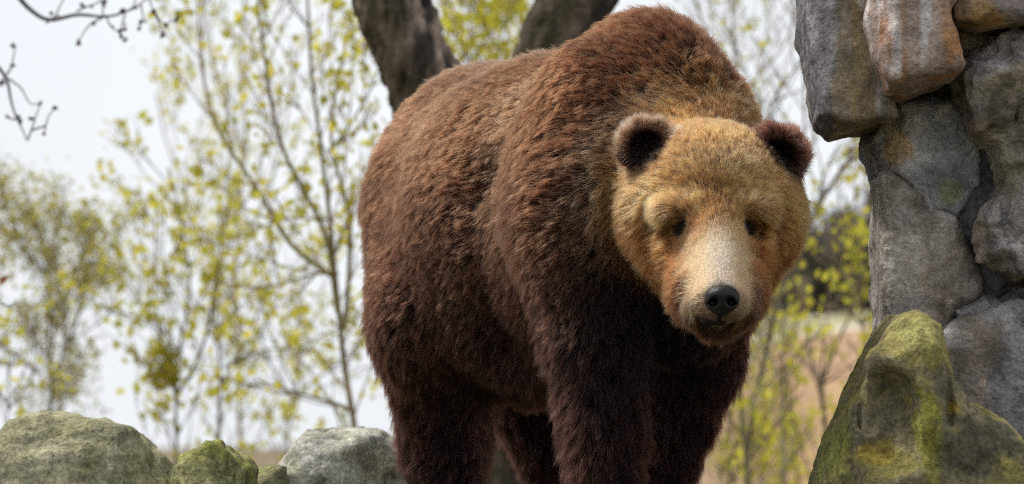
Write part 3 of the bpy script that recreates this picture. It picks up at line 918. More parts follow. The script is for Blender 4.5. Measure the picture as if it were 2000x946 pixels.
    tag(o, 'big deeply weathered brown-grey stone')
    # rounded blue-grey stone of the pillar, and the smooth slab under it
    o = stone('stone', [(1702, 288), (1714, 258), (1736, 226), (1840, 215), (1885, 250), (1893, 318), (1880, 380), (1852, 437), (1800, 415), (1722, 352)],
          8.76, 0.42, root, grow=0.008, h=0.007, round_=0.045, fac=0.009, amp=0.008, seed=8.0,
          cuts=[((1722, 300, 8.6), (-1.0, -0.7, 0.1))],
          tint=mottled((0.22, 0.225, 0.235), (0.34, 0.335, 0.34), 0.06, 3.0, [(1750, 285, 8.6, 0.03, 0.055, (0.40, 0.28, 0.13), 0.85, 2.0), (1845, 385, 8.6, 0.03, 0.035, (0.27, 0.28, 0.14), 0.85, 4.0), (1760, 390, 8.6, 0.014, 0.014, (0.12, 0.06, 0.04), 0.8, 4.0)]))
    tag(o, 'rounded blue-grey stone with a yellow stain')
    def slab_tint(v, n):
        q = v.copy(); q[:, 2] *= 0.25
        c = lerp3((0.36, 0.33, 0.30), (0.26, 0.235, 0.21), sstep(-0.5, 0.5, fbm(q, 0.04, 4, 3.0)))
        return lerp3(c, (0.47, 0.45, 0.44), sstep(0.3, 0.8, fbm(q, 0.03, 3, 6.0)) * 0.5)
    o = stone('stone', [(1715, 358), (1722, 356), (1800, 419), (1852, 441), (1872, 482), (1887, 522), (1898, 572), (1850, 602), (1822, 640), (1790, 700), (1712, 720), (1720, 560), (1718, 440)],
          8.74, 0.40, root, grow=0.008, h=0.007, round_=0.03, amp=0.006, seed=9.0, cuts=[((1724, 500, 8.56), (-1.0, -0.8, 0.0))], tint=slab_tint)
    tag(o, 'smooth pale upright slab')
    # dark stone set back in the hollow
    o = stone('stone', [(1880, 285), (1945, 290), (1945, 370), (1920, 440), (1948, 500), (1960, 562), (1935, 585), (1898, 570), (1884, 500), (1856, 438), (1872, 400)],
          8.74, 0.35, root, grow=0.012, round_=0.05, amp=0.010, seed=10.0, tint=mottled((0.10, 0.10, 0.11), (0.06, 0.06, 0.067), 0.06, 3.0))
    tag(o, 'dark stone set back in a hollow')
    # stone in shade under the rust block
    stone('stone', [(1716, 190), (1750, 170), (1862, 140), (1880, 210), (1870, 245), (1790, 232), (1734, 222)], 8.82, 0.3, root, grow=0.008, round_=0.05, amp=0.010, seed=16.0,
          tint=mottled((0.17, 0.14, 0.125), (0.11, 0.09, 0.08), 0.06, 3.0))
    # lower right
    o = stone('stone', [(1838, 655), (1862, 634), (1930, 617), (1976, 598), (1996, 604), (1994, 720), (1988, 860), (1984, 1010), (1700, 1010), (1720, 800), (1790, 700)],
          8.66, 0.44, root, grow=0.008, h=0.007, round_=0.04, amp=0.008, seed=11.0,
          tint=mottled((0.27, 0.265, 0.27), (0.20, 0.19, 0.19), 0.07, 3.0, [(1918, 745, 8.45, 0.010, 0.012, (0.40, 0.30, 0.22), 0.8, 2.0), (1855, 665, 8.45, 0.05, 0.025, (0.40, 0.40, 0.43), 0.7, 3.0)]))
    tag(o, 'flat blue-grey stone behind the mossy rock')
    stone('stone', [(2002, 602), (2290, 560), (2290, 1010), (1994, 1010), (2000, 720)], 8.68, 0.44, root, grow=0.008, round_=0.04, amp=0.009, seed=12.0,
          tint=mottled((0.22, 0.205, 0.20), (0.14, 0.13, 0.125), 0.07, 3.0))
    stone('stone', [(1905, 578), (1940, 590), (1985, 556), (2110, 552), (2110, 590), (1976, 594), (1930, 612), (1865, 628), (1850, 612)], 8.70, 0.3, root, grow=0.008, h=0.006, round_=0.03, amp=0.006, seed=14.0,
          tint=mottled((0.31, 0.295, 0.30), (0.20, 0.185, 0.18), 0.05, 2.0))
    # mortar and rubble core behind the faces
    o = stone('mortar', [(1745, -120), (2280, -120), (2280, 1010), (1735, 1010), (1742, 600), (1740, 300), (1760, 200)], 8.90, 0.44, root, h=0.016, round_=0.05, amp=0.012, seed=13.0,
          tint=mottled((0.17, 0.165, 0.165), (0.11, 0.105, 0.10), 0.08, 3.0))
make_wall()
print('wall', round(time.time() - T0, 1))

# ---- mossy pointed rock in front of the wall
def moss_tint(base_a, base_b, seed, mossc=(0.20, 0.20, 0.035), k=0.6, yellow=(), gy=(0.30, 0.255, 0.05)):
    def f(v, n):
        c = lerp3(base_a, base_b, sstep(-0.5, 0.5, fbm(v, 0.09, 4, seed)))
        m = sstep(-0.15, 0.6, fbm(v, 0.07, 4, seed + 2) + 0.9 * n[:, 2] - 0.25) * k
        c = lerp3(c, mossc, m)
        for (px, py, D, rx, rz, colr, w) in yellow:  # moss spots plus painted light and shade
            o = W(px, py, D)
            q = np.sqrt(((v[:, 0] - o[0]) / rx) ** 2 + ((v[:, 2] - o[2]) / rz) ** 2)
            c = lerp3(c, colr, (1 - sstep(0.4, 1.2, q + 0.6 * fbm(v, 0.04, 4, 3.0))) * w)
        return c
    return f

def boulder(name, label, *a, **k):
    o = stone(name, *a, **k)
    # origin at the foot of the stone
    me = o.data
    n = len(me.vertices); co = np.empty(n * 3, np.float32); me.vertices.foreach_get('co', co); co = co.reshape(-1, 3)
    c = np.array([(co[:, 0].min() + co[:, 0].max()) / 2, (co[:, 1].min() + co[:, 1].max()) / 2, co[:, 2].min()])
    me.vertices.foreach_set('co', (co - c).astype(np.float32).ravel())
    o.location = c
    me.update()
    return o

o = boulder('mossy_rock', '', [(1570, 1010), (1592, 946), (1632, 850), (1667, 770), (1692, 700), (1720, 645), (1745, 620), (1775, 612), (1803, 624), (1829, 657), (1842, 702), (1843, 748), (1870, 782), (1905, 802), (1948, 838), (1984, 885), (2012, 935), (2040, 1010)],
      8.02, 0.62, mat=MOSSY, h=0.0055, round_=0.10, amp=0.008, nscale=0.15, rough=0.7, fac=0.003, seed=21.0, warp=0.005,
      cuts=[((1672, 800, 0.02), (-0.86, -0.5, 0.12), 0.02), ((1890, 850, 0.02), (0.5, -0.8, 0.3), 0.03), ((1770, 650, 0.03), (0.05, -0.8, 0.65), 0.03)],
      add=[((1800, 690, 0.03), (0.036, 0.05, 0.085), 0.04), ((1808, 830, 0.03), (0.026, 0.05, 0.16), 0.05), ((1745, 700, 0.035), (0.050, 0.050, 0.030), 0.045)],
      carve=[((1742, 768, 0.01), (0.036, 0.045, 0.048), 0.03), ((1730, 840, 0.0), (0.055, 0.050, 0.09), 0.05), ((1856, 780, 0.0), (0.010, 0.03, 0.06), 0.01), ((1680, 820, 0.0), (0.006, 0.02, 0.14), 0.006)],
      tint=moss_tint((0.185, 0.16, 0.09), (0.115, 0.10, 0.06), 4.0, (0.18, 0.155, 0.04), 0.8,
                     [(1698, 885, 7.75, 0.05, 0.028, (0.30, 0.22, 0.03), 0.6), (1810, 830, 7.75, 0.028, 0.14, (0.19, 0.185, 0.03), 0.85), (1640, 850, 7.8, 0.04, 0.16, (0.15, 0.155, 0.035), 0.75), (1780, 650, 7.8, 0.06, 0.04, (0.27, 0.25, 0.09), 0.7),  # moss patches; crest and rib also carry painted light
                      (1900, 880, 7.8, 0.09, 0.07, (0.055, 0.052, 0.035), 0.8), (1860, 800, 7.8, 0.02, 0.02, (0.30, 0.22, 0.03), 0.8)]))  # dark right flank is shade put into the tint
tag(o, 'pointed moss-covered rock leaning up in front of the stone wall', 'rock')

GB = 'boulders along the ledge behind the bear'
o = boulder('boulder', '', [(-60, 1010), (-40, 930), (4, 884), (20, 849), (45, 826), (100, 817), (165, 818), (215, 827), (252, 841), (286, 866), (310, 900), (348, 955), (370, 1010)],
      9.15, 0.62, h=0.008, round_=0.10, amp=0.010, nscale=0.14, fac=0.009, seed=31.0, strata=0.007,
      cuts=[((130, 850, 8.9), (0.1, -0.75, 0.66), 0.03), ((275, 880, 8.95), (0.75, -0.6, 0.35), 0.02)], mat=MOSSY,
      tint=moss_tint((0.33, 0.305, 0.205), (0.19, 0.18, 0.115), 5.0, (0.24, 0.235, 0.10), 0.35))
tag(o, 'largest grey-green boulder with a flat top at the lower left corner', 'boulder', GB)
o = boulder('boulder', '', [(330, 1010), (344, 950), (350, 907), (376, 876), (405, 861), (432, 868), (466, 890), (491, 916), (505, 1010)],
      8.95, 0.40, h=0.007, round_=0.07, amp=0.008, fac=0.009, seed=32.0, mat=MOSSY, cuts=[((425, 890, 8.8), (0.5, -0.8, 0.3), 0.015), ((380, 900, 8.8), (-0.5, -0.8, 0.3), 0.02)],
      tint=moss_tint((0.24, 0.235, 0.11), (0.17, 0.165, 0.075), 6.0, (0.23, 0.235, 0.05), 0.75))
tag(o, 'small peaked mossy yellow-green boulder between the two big ones', 'boulder', GB)
o = boulder('boulder', '', [(478, 1010), (487, 945), (503, 924), (528, 913), (550, 915), (575, 1010)],
      9.30, 0.25, h=0.006, round_=0.05, amp=0.006, seed=33.0, mat=MOSSY, tint=moss_tint((0.26, 0.25, 0.14), (0.19, 0.185, 0.10), 7.0, (0.23, 0.23, 0.07), 0.6))
tag(o, 'smallest boulder, only its low top showing beside the pale one', 'boulder', GB)
o = boulder('boulder', '', [(530, 1010), (545, 950), (547, 912), (572, 888), (602, 856), (642, 849), (705, 849), (745, 855), (775, 876), (800, 900), (850, 1010)],
      9.75, 0.62, h=0.008, round_=0.09, amp=0.011, nscale=0.13, fac=0.009, seed=34.0, mat=MOSSY, strata=0.006,
      cuts=[((650, 850, 9.5), (-0.1, -0.65, 0.75), 0.03), ((740, 900, 9.5), (0.6, -0.7, 0.3), 0.02)],
      tint=lambda v, n: lerp3(moss_tint((0.42, 0.41, 0.36), (0.30, 0.29, 0.22), 8.0, (0.26, 0.26, 0.13), 0.3)(v, n), (0.55, 0.54, 0.52), sstep(0.25, 0.7, fbm(v, 0.07, 4, 3.0)) * 0.3))
tag(o, 'pale whitish boulder beside the hind leg of the bear', 'boulder', GB)
print('rocks', round(time.time() - T0, 1))

#@@TREES
# ------------------------------------------------------------------ trees
def bark_mat(name, scale=30.0, bump=1.0):
    m, n, l, b = new_mat(name)
    at = n.new('ShaderNodeAttribute'); at.attribute_name = 'tint'
    tc = n.new('ShaderNodeTexCoord'); mp = n.new('ShaderNodeMapping'); mp.inputs['Scale'].default_value = (1, 1, 0.22)
    n1 = n.new('ShaderNodeTexNoise'); n1.inputs['Scale'].default_value = scale; n1.inputs['Detail'].default_value = 7; n1.inputs['Roughness'].default_value = 0.7
    l.new(tc.outputs['Object'], mp.inputs['Vector']); l.new(mp.outputs['Vector'], n1.inputs['Vector'])
    r = n.new('ShaderNodeMapRange'); r.inputs['From Min'].default_value = 0.3; r.inputs['From Max'].default_value = 0.7; r.inputs['To Min'].default_value = 0.45; r.inputs['To Max'].default_value = 1.5
    l.new(n1.outputs['Fac'], r.inputs['Value'])
    vm = n.new('ShaderNodeVectorMath'); vm.operation = 'SCALE'
    l.new(at.outputs['Color'], vm.inputs[0]); l.new(r.outputs['Result'], vm.inputs['Scale']); l.new(vm.outputs['Vector'], b.inputs['Base Color'])
    bp = n.new('ShaderNodeBump'); bp.inputs['Strength'].default_value = bump; bp.inputs['Distance'].default_value = 0.02
    l.new(n1.outputs['Fac'], bp.inputs['Height']); l.new(bp.outputs['Normal'], b.inputs['Normal'])
    b.inputs['Roughness'].default_value = 0.9
    return m
BARK = bark_mat('bark')

def leaf_mat(name):
    m = bpy.data.materials.new(name); m.use_nodes = True
    n, l = m.node_tree.nodes, m.node_tree.links
    n.clear()
    out = n.new('ShaderNodeOutputMaterial'); mix = n.new('ShaderNodeMixShader'); mix.inputs['Fac'].default_value = 0.5
    d = n.new('ShaderNodeBsdfDiffuse'); t = n.new('ShaderNodeBsdfTranslucent')
    at = n.new('ShaderNodeAttribute'); at.attribute_name = 'tint'
    l.new(at.outputs['Color'], d.inputs['Color']); l.new(at.outputs['Color'], t.inputs['Color'])
    l.new(d.outputs['BSDF'], mix.inputs[1]); l.new(t.outputs['BSDF'], mix.inputs[2]); l.new(mix.outputs['Shader'], out.inputs['Surface'])
    return m
LEAF = leaf_mat('spring_leaf')

def resample(pts, n):
    pts = np.asarray(pts, float)
    seg = np.linalg.norm(np.diff(pts, axis=0), axis=1); s = np.concatenate([[0], np.cumsum(seg)])
    # smooth through the points (Catmull-Rom by repeated averaging of a linear resample)
    t = np.linspace(0, s[-1], n)
    q = np.stack([np.interp(t, s, pts[:, k]) for k in range(3)], 1)
    for _ in range(max(2, n // 10)):
        q[1:-1] = 0.25 * q[:-2] + 0.5 * q[1:-1] + 0.25 * q[2:]
    return q

class Parts:
    def __init__(s): s.v, s.f, s.c, s.n = [], [], [], 0
    def add(s, v, f, c):
        s.v.append(v); s.f.append(f + s.n); s.n += len(v)
        s.c.append(np.broadcast_to(np.asarray(c, float), (len(v), 3)))
    def build(s, name, mat, parent, smooth=True):
        if not s.v: return None
        return mesh_obj(name, np.concatenate(s.v), np.concatenate(s.f), mat, parent, smooth, np.concatenate(s.c))

def wiggle(q, amp, seed):
    L = np.linalg.norm(q[-1] - q[0]) + 1e-6
    w = np.stack([fbm(q + seed * 3.1, L * 0.25 + 0.02, 2, seed + k) for k in range(3)], 1)
    t = np.linspace(0, 1, len(q))[:, None]
    return q + w * amp * L * t * (1 - 0.3 * t)

def leaves(P, anchors, n_each, size, cols, spread, r):
    """small folded leaves hanging around anchor points, every one its own quad pair"""
    A = np.repeat(anchors, n_each, 0)
    n = len(A)
    c = A + r.normal(size=(n, 3)) * spread
    d = r.normal(size=(n, 3)); d[:, 2] -= 0.5; d /= np.linalg.norm(d, axis=1)[:, None]
    u = np.cross(d, r.normal(size=(n, 3))); u /= np.linalg.norm(u, axis=1)[:, None]
    nn = np.cross(d, u)
    s = size * (0.55 + 0.8 * r.random(n))[:, None]
    v = np.stack([c, c + d * s * 0.5 + u * s * 0.36 + nn * s * 0.10, c + d * s, c + d * s * 0.5 - u * s * 0.36 + nn * s * 0.10], 1).reshape(-1, 3)
    k = np.arange(n)[:, None] * 4
    f = np.concatenate([k + [0, 1, 2, 3]], 0)
    ci = r.integers(0, len(cols), n)
    col = np.asarray(cols)[ci] * (0.75 + 0.5 * r.random(n))[:, None]
    P.add(v, f, np.repeat(col, 4, 0))

YEL = [(0.68, 0.62, 0.07), (0.60, 0.58, 0.08), (0.72, 0.64, 0.10), (0.50, 0.48, 0.07)]
OLV = [(0.50, 0.45, 0.13), (0.42, 0.40, 0.14), (0.56, 0.50, 0.16)]

def tree(name, label, D, stems, bark=(0.14, 0.12, 0.09), moss=None, group=None, twig=0.35, twigs=7, sub=3, leaf=0.034, per=3, cols=YEL,
         leafy=0.7, seed=1, droop=0.0, skip_low=0.25, cat='tree', spread=0.03, leaf_skip=0.0):
    """stems: list of (pixel polyline from the root upwards, radius in photo px at root, at tip, depth offset)"""
    bark = (2.0 * bark[0], 1.8 * bark[1], 1.45 * bark[2])  # bark lightened in place of haze, and warmed
    r = np.random.default_rng(seed)
    x0, y0 = stems[0][0][0]
    foot = W(x0, y0, D)
    foot[2] = ground_z(foot[0], foot[1])
    root = empty(name, foot, label, cat, group)
    tw, lv = Parts(), Parts()
    def colour(v, base):
        c = lerp3(base, np.array(base) * 0.6, sstep(-0.4, 0.5, fbm(v, 0.15, 3, seed)))
        if moss is not None:
            c = lerp3(c, moss, sstep(-0.2, 0.5, fbm(v, 0.35, 3, seed + 2)) * 0.85)
        return c
    for si, (pl, r0, r1, dD) in enumerate(stems):
        pts = [W(x, y, D + dD * (k / max(1, len(pl) - 1) if si else 0)) for k, (x, y) in enumerate(pl)]
        if si == 0:
            base = pts[0].copy(); g = foot.copy() - [0, 0, 0.1]
            if base[2] > g[2] + 0.05: pts = [g] + pts
        L = sum(np.linalg.norm(np.subtract(a, b)) for a, b in zip(pts, pts[1:]))
        q = resample(pts, int(np.clip(L / 0.09, 8, 40)))
        q = q + np.stack([fbm(q, 0.5, 2, seed + si + k) for k in range(3)], 1) * 0.018
        t = np.linspace(0, 1, len(q))
        s = D / FPX * 0.66
        rad = (r0 * (1 - t) + r1 * t) * s
        v, f = tube(q, rad, 8)
        mesh_obj('trunk' if si == 0 else 'branch', v, f, BARK, root, True, colour(v, bark))
        # side twigs
        nt = max(2, int(twigs * L))
        for k in range(nt):
            u = skip_low + (1 - skip_low) * (k + r.random()) / nt
            if si: u = 0.12 + 0.88 * (k + r.random()) / nt
            i = min(len(q) - 2, int(u * (len(q) - 1)))
            if q[i][2] < 0.9 and si == 0: continue
            dirn = q[i + 1] - q[i]; dirn /= np.linalg.norm(dirn)
            side = r.normal(size=3); side -= (side @ dirn) * dirn; side /= np.linalg.norm(side)
            d = dirn * 0.75 + side * 0.75 + np.array([0, 0, 0.25 - droop])
            d /= np.linalg.norm(d)
            tl = twig * (0.5 + r.random()) * (1.15 - 0.55 * u)
            e = q[i] + d * tl + np.array([0, 0, 0.12 * tl - droop * tl * 0.5])
            tq = wiggle(resample([q[i], q[i] + d * tl * 0.5, e], 7), 0.09, seed + k * 0.37)
            tr = max(0.0035, rad[i] * 0.35)
            v, f = tube(tq, np.linspace(tr, 0.0018, 7), 4)
            tw.add(v, f, np.array(bark) * 0.9)
            ends = [tq[-1]] if r.random() < leafy else []
            for j in range(sub):
                ii = r.integers(2, 6)
                sd_ = r.normal(size=3); sd_[2] = abs(sd_[2]) * 0.5 - droop
                dd = (tq[ii + 1] - tq[ii]); dd /= np.linalg.norm(dd) + 1e-9
                dd = dd + 0.8 * sd_ / np.linalg.norm(sd_); dd /= np.linalg.norm(dd)
                ee = tq[ii] + dd * tl * (0.25 + 0.3 * r.random())
                v, f = tube(wiggle(resample([tq[ii], (tq[ii] + ee) / 2, ee], 4), 0.08, k + j), np.linspace(0.0026, 0.0014, 4), 3)
                tw.add(v, f, np.array(bark) * 0.9)
                if r.random() < leafy: ends.append(ee)
                if r.random() < leafy * 0.5: ends.append((tq[ii] + ee) / 2)
            if ends: leaves(lv, np.array(ends), per, leaf * 1.2, cols, spread, r)
    o = tw.build('twig', BARK, root)
    if o: tag(o, kind='stuff')
    o = lv.build('foliage', LEAF, root, False)
    if o: tag(o, kind='stuff')
    return root

# the forked tree right behind the bear
def big_tree():
    D = 12.3
    foot = W(985, 885, D); foot[2] = ground_z(foot[0], foot[1])
    root = empty('forked_tree', foot, 'thick dark forked tree trunk rising behind the back of the bear', 'tree')
    def limb(name, pl, r0, r1, mossside, seed):
        pts = [W(x, y, D + d) for x, y, d in pl]
        if name == 'trunk': pts = [foot - [0, 0, 0.15]] + pts
        q = resample(pts, 60)
        tt = np.linspace(0, 59, 220); q = np.stack([np.interp(tt, np.arange(60), q[:, k]) for k in range(3)], 1)
        rad = np.linspace(r0, r1, 220)
        v, f = tube(q, rad, 72)
        ax = np.repeat(q, 72, 0)
        out = v - ax; out /= np.linalg.norm(out, axis=1)[:, None]
        st = v.copy(); st[:, 2] *= 0.22
        v = v + out * (0.013 * ridged(st, 0.026, 3, seed) + 0.003 * facets(st, 0.05, 2, seed) + 0.02 * fbm(v, 0.25, 2, seed))[:, None]
        c = lerp3((0.24, 0.18, 0.145), (0.034, 0.026, 0.020), sstep(-0.45, 0.55, fbm(st, 0.035, 4, seed)))
        mm = sstep(-0.1, 0.7, out @ np.array([-0.93, -0.35, 0.1]) * mossside + 0.35 * fbm(v, 0.2, 3, seed))
        c = c * (0.65 if seed == 3.0 else 1.0)
        rg = ridged(st, 0.026, 3, seed)
        c = c * (0.55 + 0.9 * sstep(-0.6, 1.2, rg))[:, None]
        c = lerp3(c, (0.060, 0.047, 0.014), mm * 0.7)
        mesh_obj(name, v, f, BARK, root, True, c)
    limb('trunk', [(965, 700, 0), (952, 520, 0), (948, 430, 0)], 0.19, 0.165, 1, 1.0)
    limb('limb', [(950, 500, 0), (905, 370, 0.02), (860, 245, 0.03), (806, 105, 0.0), (762, 0, 0.0), (690, -180, 0.1), (640, -420, 0.2)], 0.124, 0.094, 1, 2.0)
    limb('limb', [(950, 500, 0.05), (985, 380, 0.1), (1040, 230, 0.1), (1092, 90, 0.1), (1124, 0, 0.1), (1175, -180, 0.1), (1200, -420, 0.0)], 0.122, 0.098, 1, 3.0)
big_tree()

GL = 'young trees in yellow-green leaf behind the bear'
S = lambda *a: list(a)
# main multi-stemmed tree left of the bear
tree('young_tree', 'tall young tree with yellow mossy stems fanning up directly left of the bear', 15.5, [
    (S((700, 850), (680, 745), (660, 600), (652, 473), (632, 325), (618, 235), (605, 170), (607, 90), (598, -80)), 15, 4, 0),
    (S((668, 640), (682, 520), (680, 430), (655, 340), (647, 250), (655, 180), (672, 110), (700, 10), (715, -80)), 8, 3, 0.5),
    (S((662, 610), (650, 450), (600, 375), (560, 310), (540, 240), (525, 170), (508, 90), (500, -60)), 9, 3, -0.4),
    (S((655, 545), (600, 510), (555, 473), (495, 365), (440, 285), (414, 235), (399, 170), (385, 50), (380, -50)), 9, 3, 0.7),
    (S((690, 800), (640, 780), (560, 760), (500, 740)), 7, 2, -0.3),
    (S((656, 540), (620, 530), (560, 560), (480, 575)), 5, 2, -0.5),
    (S((640, 300), (690, 240), (735, 150), (750, 60)), 5, 2, 0.3),
    (S((652, 430), (600, 430), (500, 420)), 4, 2, 0.2)],
    bark=(0.16, 0.13, 0.085), moss=(0.26, 0.235, 0.045), group=GL, seed=3, twigs=8, twig=0.40, leaf=0.036, per=3)
tree('young_tree', 'young tree with a round dark leafy clump, above the small peaked boulder', 17.5, [
    (S((345, 880), (350, 800), (345, 740), (360, 650), (372, 560), (360, 450), (330, 330)), 8, 3, 0),
    (S((348, 790), (320, 700), (300, 600), (300, 500), (310, 400)), 5, 2, 0.4),
    (S((350, 760), (400, 690), (410, 600), (430, 500), (440, 400)), 6, 2, -0.4),
    (S((352, 700), (330, 640), (270, 590), (250, 540)), 4, 2, 0.3)],
    bark=(0.12, 0.105, 0.08), group=GL, seed=4, twigs=10, twig=0.42, leaf=0.040, per=4)
tree('young_tree', 'thin grey-stemmed young tree forking behind the gap left of the pale boulder', 19.0, [
    (S((425, 900), (430, 800), (435, 723), (422, 650), (425, 560), (440, 470), (430, 380)), 8, 3, 0),
    (S((432, 760), (470, 700), (500, 650), (520, 560), (545, 480)), 6, 2, 0.4),
    (S((434, 720), (480, 690), (540, 670), (600, 690)), 4, 2, -0.4),
    (S((424, 650), (380, 590), (350, 540)), 4, 2, 0.2)],
    bark=(0.13, 0.115, 0.10), group=GL, seed=5, twigs=9, twig=0.45, leaf=0.038, per=3)
tree('young_tree', 'slender young tree with bright yellow leaves low beside the pale boulder', 21.0, [
    (S((560, 900), (565, 800), (590, 700), (580, 600), (600, 500)), 6, 2, 0),
    (S((566, 790), (620, 730), (690, 700), (740, 640)), 4, 2, 0.2),
    (S((568, 770), (520, 700), (500, 620)), 4, 2, -0.2)],
    bark=(0.14, 0.12, 0.10), group=GL, seed=6, twigs=10, twig=0.45, leaf=0.042, per=4)
tree('young_tree', 'young tree with pale sparse leaves rising high behind the yellow mossy stems', 23.0, [
    (S((470, 900), (470, 700), (460, 500), (480, 300), (470, 120), (480, -80)), 7, 3, 0),
    (S((466, 620), (400, 480), (360, 380), (330, 280), (300, 180)), 5, 2, 0.5),
    (S((468, 500), (520, 380), (560, 240), (580, 80)), 5, 2, -0.5),
    (S((478, 300), (430, 190), (400, 60), (390, -60)), 4, 2, 0.5)],
    bark=(0.24, 0.22, 0.19), group=GL, seed=7, twigs=8, twig=0.55, leaf=0.042, per=3)
tree('leafy_tree', 'olive-green tree with a dense small-leaved crown at the left edge', 20.0, [
    (S((92, 880), (95, 800), (107, 725), (85, 673), (98, 608), (105, 540), (80, 470), (60, 400)), 9, 3, 0),
    (S((80, 728), (45, 700), (10, 680), (-40, 640), (-80, 560)), 7, 3, 0.3),
    (S((104, 740), (150, 640), (170, 560), (150, 470), (120, 400)), 5, 2, -0.4),
    (S((102, 560), (60, 500), (20, 440), (0, 400)), 4, 2, 0.2),
    (S((100, 600), (140, 540), (190, 520), (210, 480)), 3, 2, 0.4)],
    bark=(0.13, 0.12, 0.11), group=GL, seed=8, twigs=18, twig=0.42, sub=6, leaf=0.026, per=7, cols=OLV, spread=0.045)
tree('young_tree', 'low yellow-leaved sapling behind the big corner boulder', 16.0, [
    (S((20, 900), (15, 780), (25, 700)), 5, 2, 0), (S((18, 800), (60, 740), (70, 700)), 4, 2, 0.2), (S((17, 790), (-30, 740)), 4, 2, -0.2)],
    bark=(0.12, 0.10, 0.06), group=GL, seed=9, twigs=9, twig=0.3, leaf=0.04, per=3)
tree('young_tree', 'yellow-leaved tree seen between the two limbs of the forked trunk', 18.0, [
    (S((905, 700), (915, 400), (925, 200), (920, 60), (930, -80)), 7, 3, 0),
    (S((920, 300), (890, 180), (870, 60), (860, -60)), 4, 2, 0.4),
    (S((922, 260), (960, 160), (985, 60), (1000, -60)), 4, 2, -0.4),
    (S((923, 220), (1000, 110), (1020, 20)), 3, 2, 0.3)],
    bark=(0.17, 0.15, 0.10), moss=(0.25, 0.23, 0.05), group=GL, seed=10, twigs=14, twig=0.45, leaf=0.044, per=5)

GR = 'thin trees between the bear and the stone wall'
tree('young_tree', 'bare leaning tree whose dark boughs rise beside the right ear of the bear', 16.5, [
    (S((1452, 900), (1475, 780), (1510, 620), (1545, 510), (1590, 410), (1640, 330), (1720, 262), (1800, 200)), 11, 4, 0),
    (S((1530, 560), (1530, 450), (1560, 350), (1570, 250), (1560, 120), (1540, -40)), 5, 2, 0.4),
    (S((1555, 490), (1490, 300), (1500, 190), (1560, 130), (1600, 60)), 6, 2, -0.4),
    (S((1600, 400), (1610, 330), (1640, 280)), 4, 2, 0.3)],
    bark=(0.105, 0.09, 0.075), group=GR, seed=11, twigs=9, twig=0.45, leaf=0.030, per=2, leafy=0.5)
tree('young_tree', 'bare twiggy tree rising behind the nape of the bear', 20.0, [
    (S((1420, 900), (1425, 600), (1430, 300), (1440, 120), (1430, -60)), 7, 3, 0),
    (S((1432, 260), (1480, 150), (1500, 50), (1490, -60)), 4, 2, 0.4),
    (S((1432, 240), (1390, 120), (1360, 20), (1350, -60)), 4, 2, -0.3),
    (S((1440, 200), (1530, 90), (1560, 10)), 3, 2, 0.3)],
    bark=(0.21, 0.19, 0.165), group=GR, seed=12, twigs=11, twig=0.5, leaf=0.034, per=2, leafy=0.45, cols=OLV)
tree('young_tree', 'small vase-shaped tree with a single straight trunk forking in front of the sandy bank', 19.0, [
    (S((1612, 900), (1610, 830), (1605, 745)), 10, 8, 0),
    (S((1605, 748), (1585, 690), (1575, 640), (1580, 560)), 7, 2, 0.3),
    (S((1605, 748), (1630, 690), (1655, 640), (1690, 560)), 7, 2, -0.3),
    (S((1605, 748), (1608, 690), (1615, 640), (1625, 560)), 5, 2, 0.2),
    (S((1604, 750), (1560, 705), (1535, 670), (1520, 600)), 5, 2, 0.4),
    (S((1606, 752), (1660, 715), (1690, 690)), 4, 2, 0.0)],
    bark=(0.15, 0.12, 0.095), group=GR, seed=13, twigs=4, twig=0.30, leaf=0.034, per=2, leafy=0.35)
tree('young_tree', 'yellow-leaved tree crowding against the left side of the stone wall', 17.0, [
    (S((1690, 900), (1690, 700), (1680, 560), (1665, 450), (1650, 380)), 6, 3, 0),
    (S((1686, 600), (1640, 520), (1610, 470), (1600, 410)), 4, 2, 0.4),
    (S((1684, 560), (1710, 470), (1720, 380), (1730, 320)), 4, 2, -0.3),
    (S((1690, 640), (1650, 600), (1590, 590)), 3, 2, 0.2)],
    bark=(0.12, 0.10, 0.07), group=GR, seed=14, twigs=11, twig=0.32, leaf=0.040, per=3, leafy=0.7)
tree('young_tree', 'slim blue-grey sapling standing upright left of the sandy bank', 18.5, [
    (S((1530, 960), (1527, 820), (1524, 700), (1530, 600), (1520, 500)), 7, 4, 0),
    (S((1525, 740), (1500, 660), (1490, 590)), 4, 2, 0.3), (S((1526, 700), (1560, 620), (1580, 560)), 3, 2, -0.2)],
    bark=(0.20, 0.20, 0.21), group=GR, seed=15, twigs=6, twig=0.35, leaf=0.038, per=2, leafy=0.6)
tree('young_tree', 'curved thin brown sapling bowing right in front of the sandy bank', 17.5, [
    (S((1592, 950), (1570, 880), (1545, 790), (1535, 720), (1545, 650), (1570, 600)), 5, 2, 0),
    (S((1540, 760), (1515, 700), (1500, 640)), 3, 2, 0.2)],
    bark=(0.16, 0.11, 0.07), group=GR, seed=16, twigs=5, twig=0.3, leaf=0.036, per=2, leafy=0.5)
tree('young_tree', 'stout green-grey trunk low behind the front legs of the bear', 16.0, [
    (S((1462, 960), (1458, 880), (1452, 800), (1445, 740), (1440, 640)), 13, 8, 0),
    (S((1454, 830), (1490, 760), (1500, 690)), 5, 2, 0.3), (S((1452, 800), (1425, 740), (1440, 690)), 5, 2, -0.2)],
    bark=(0.17, 0.165, 0.10), moss=(0.14, 0.15, 0.05), group=GR, seed=17, twigs=7, twig=0.35, leaf=0.040, per=2, leafy=0.5)
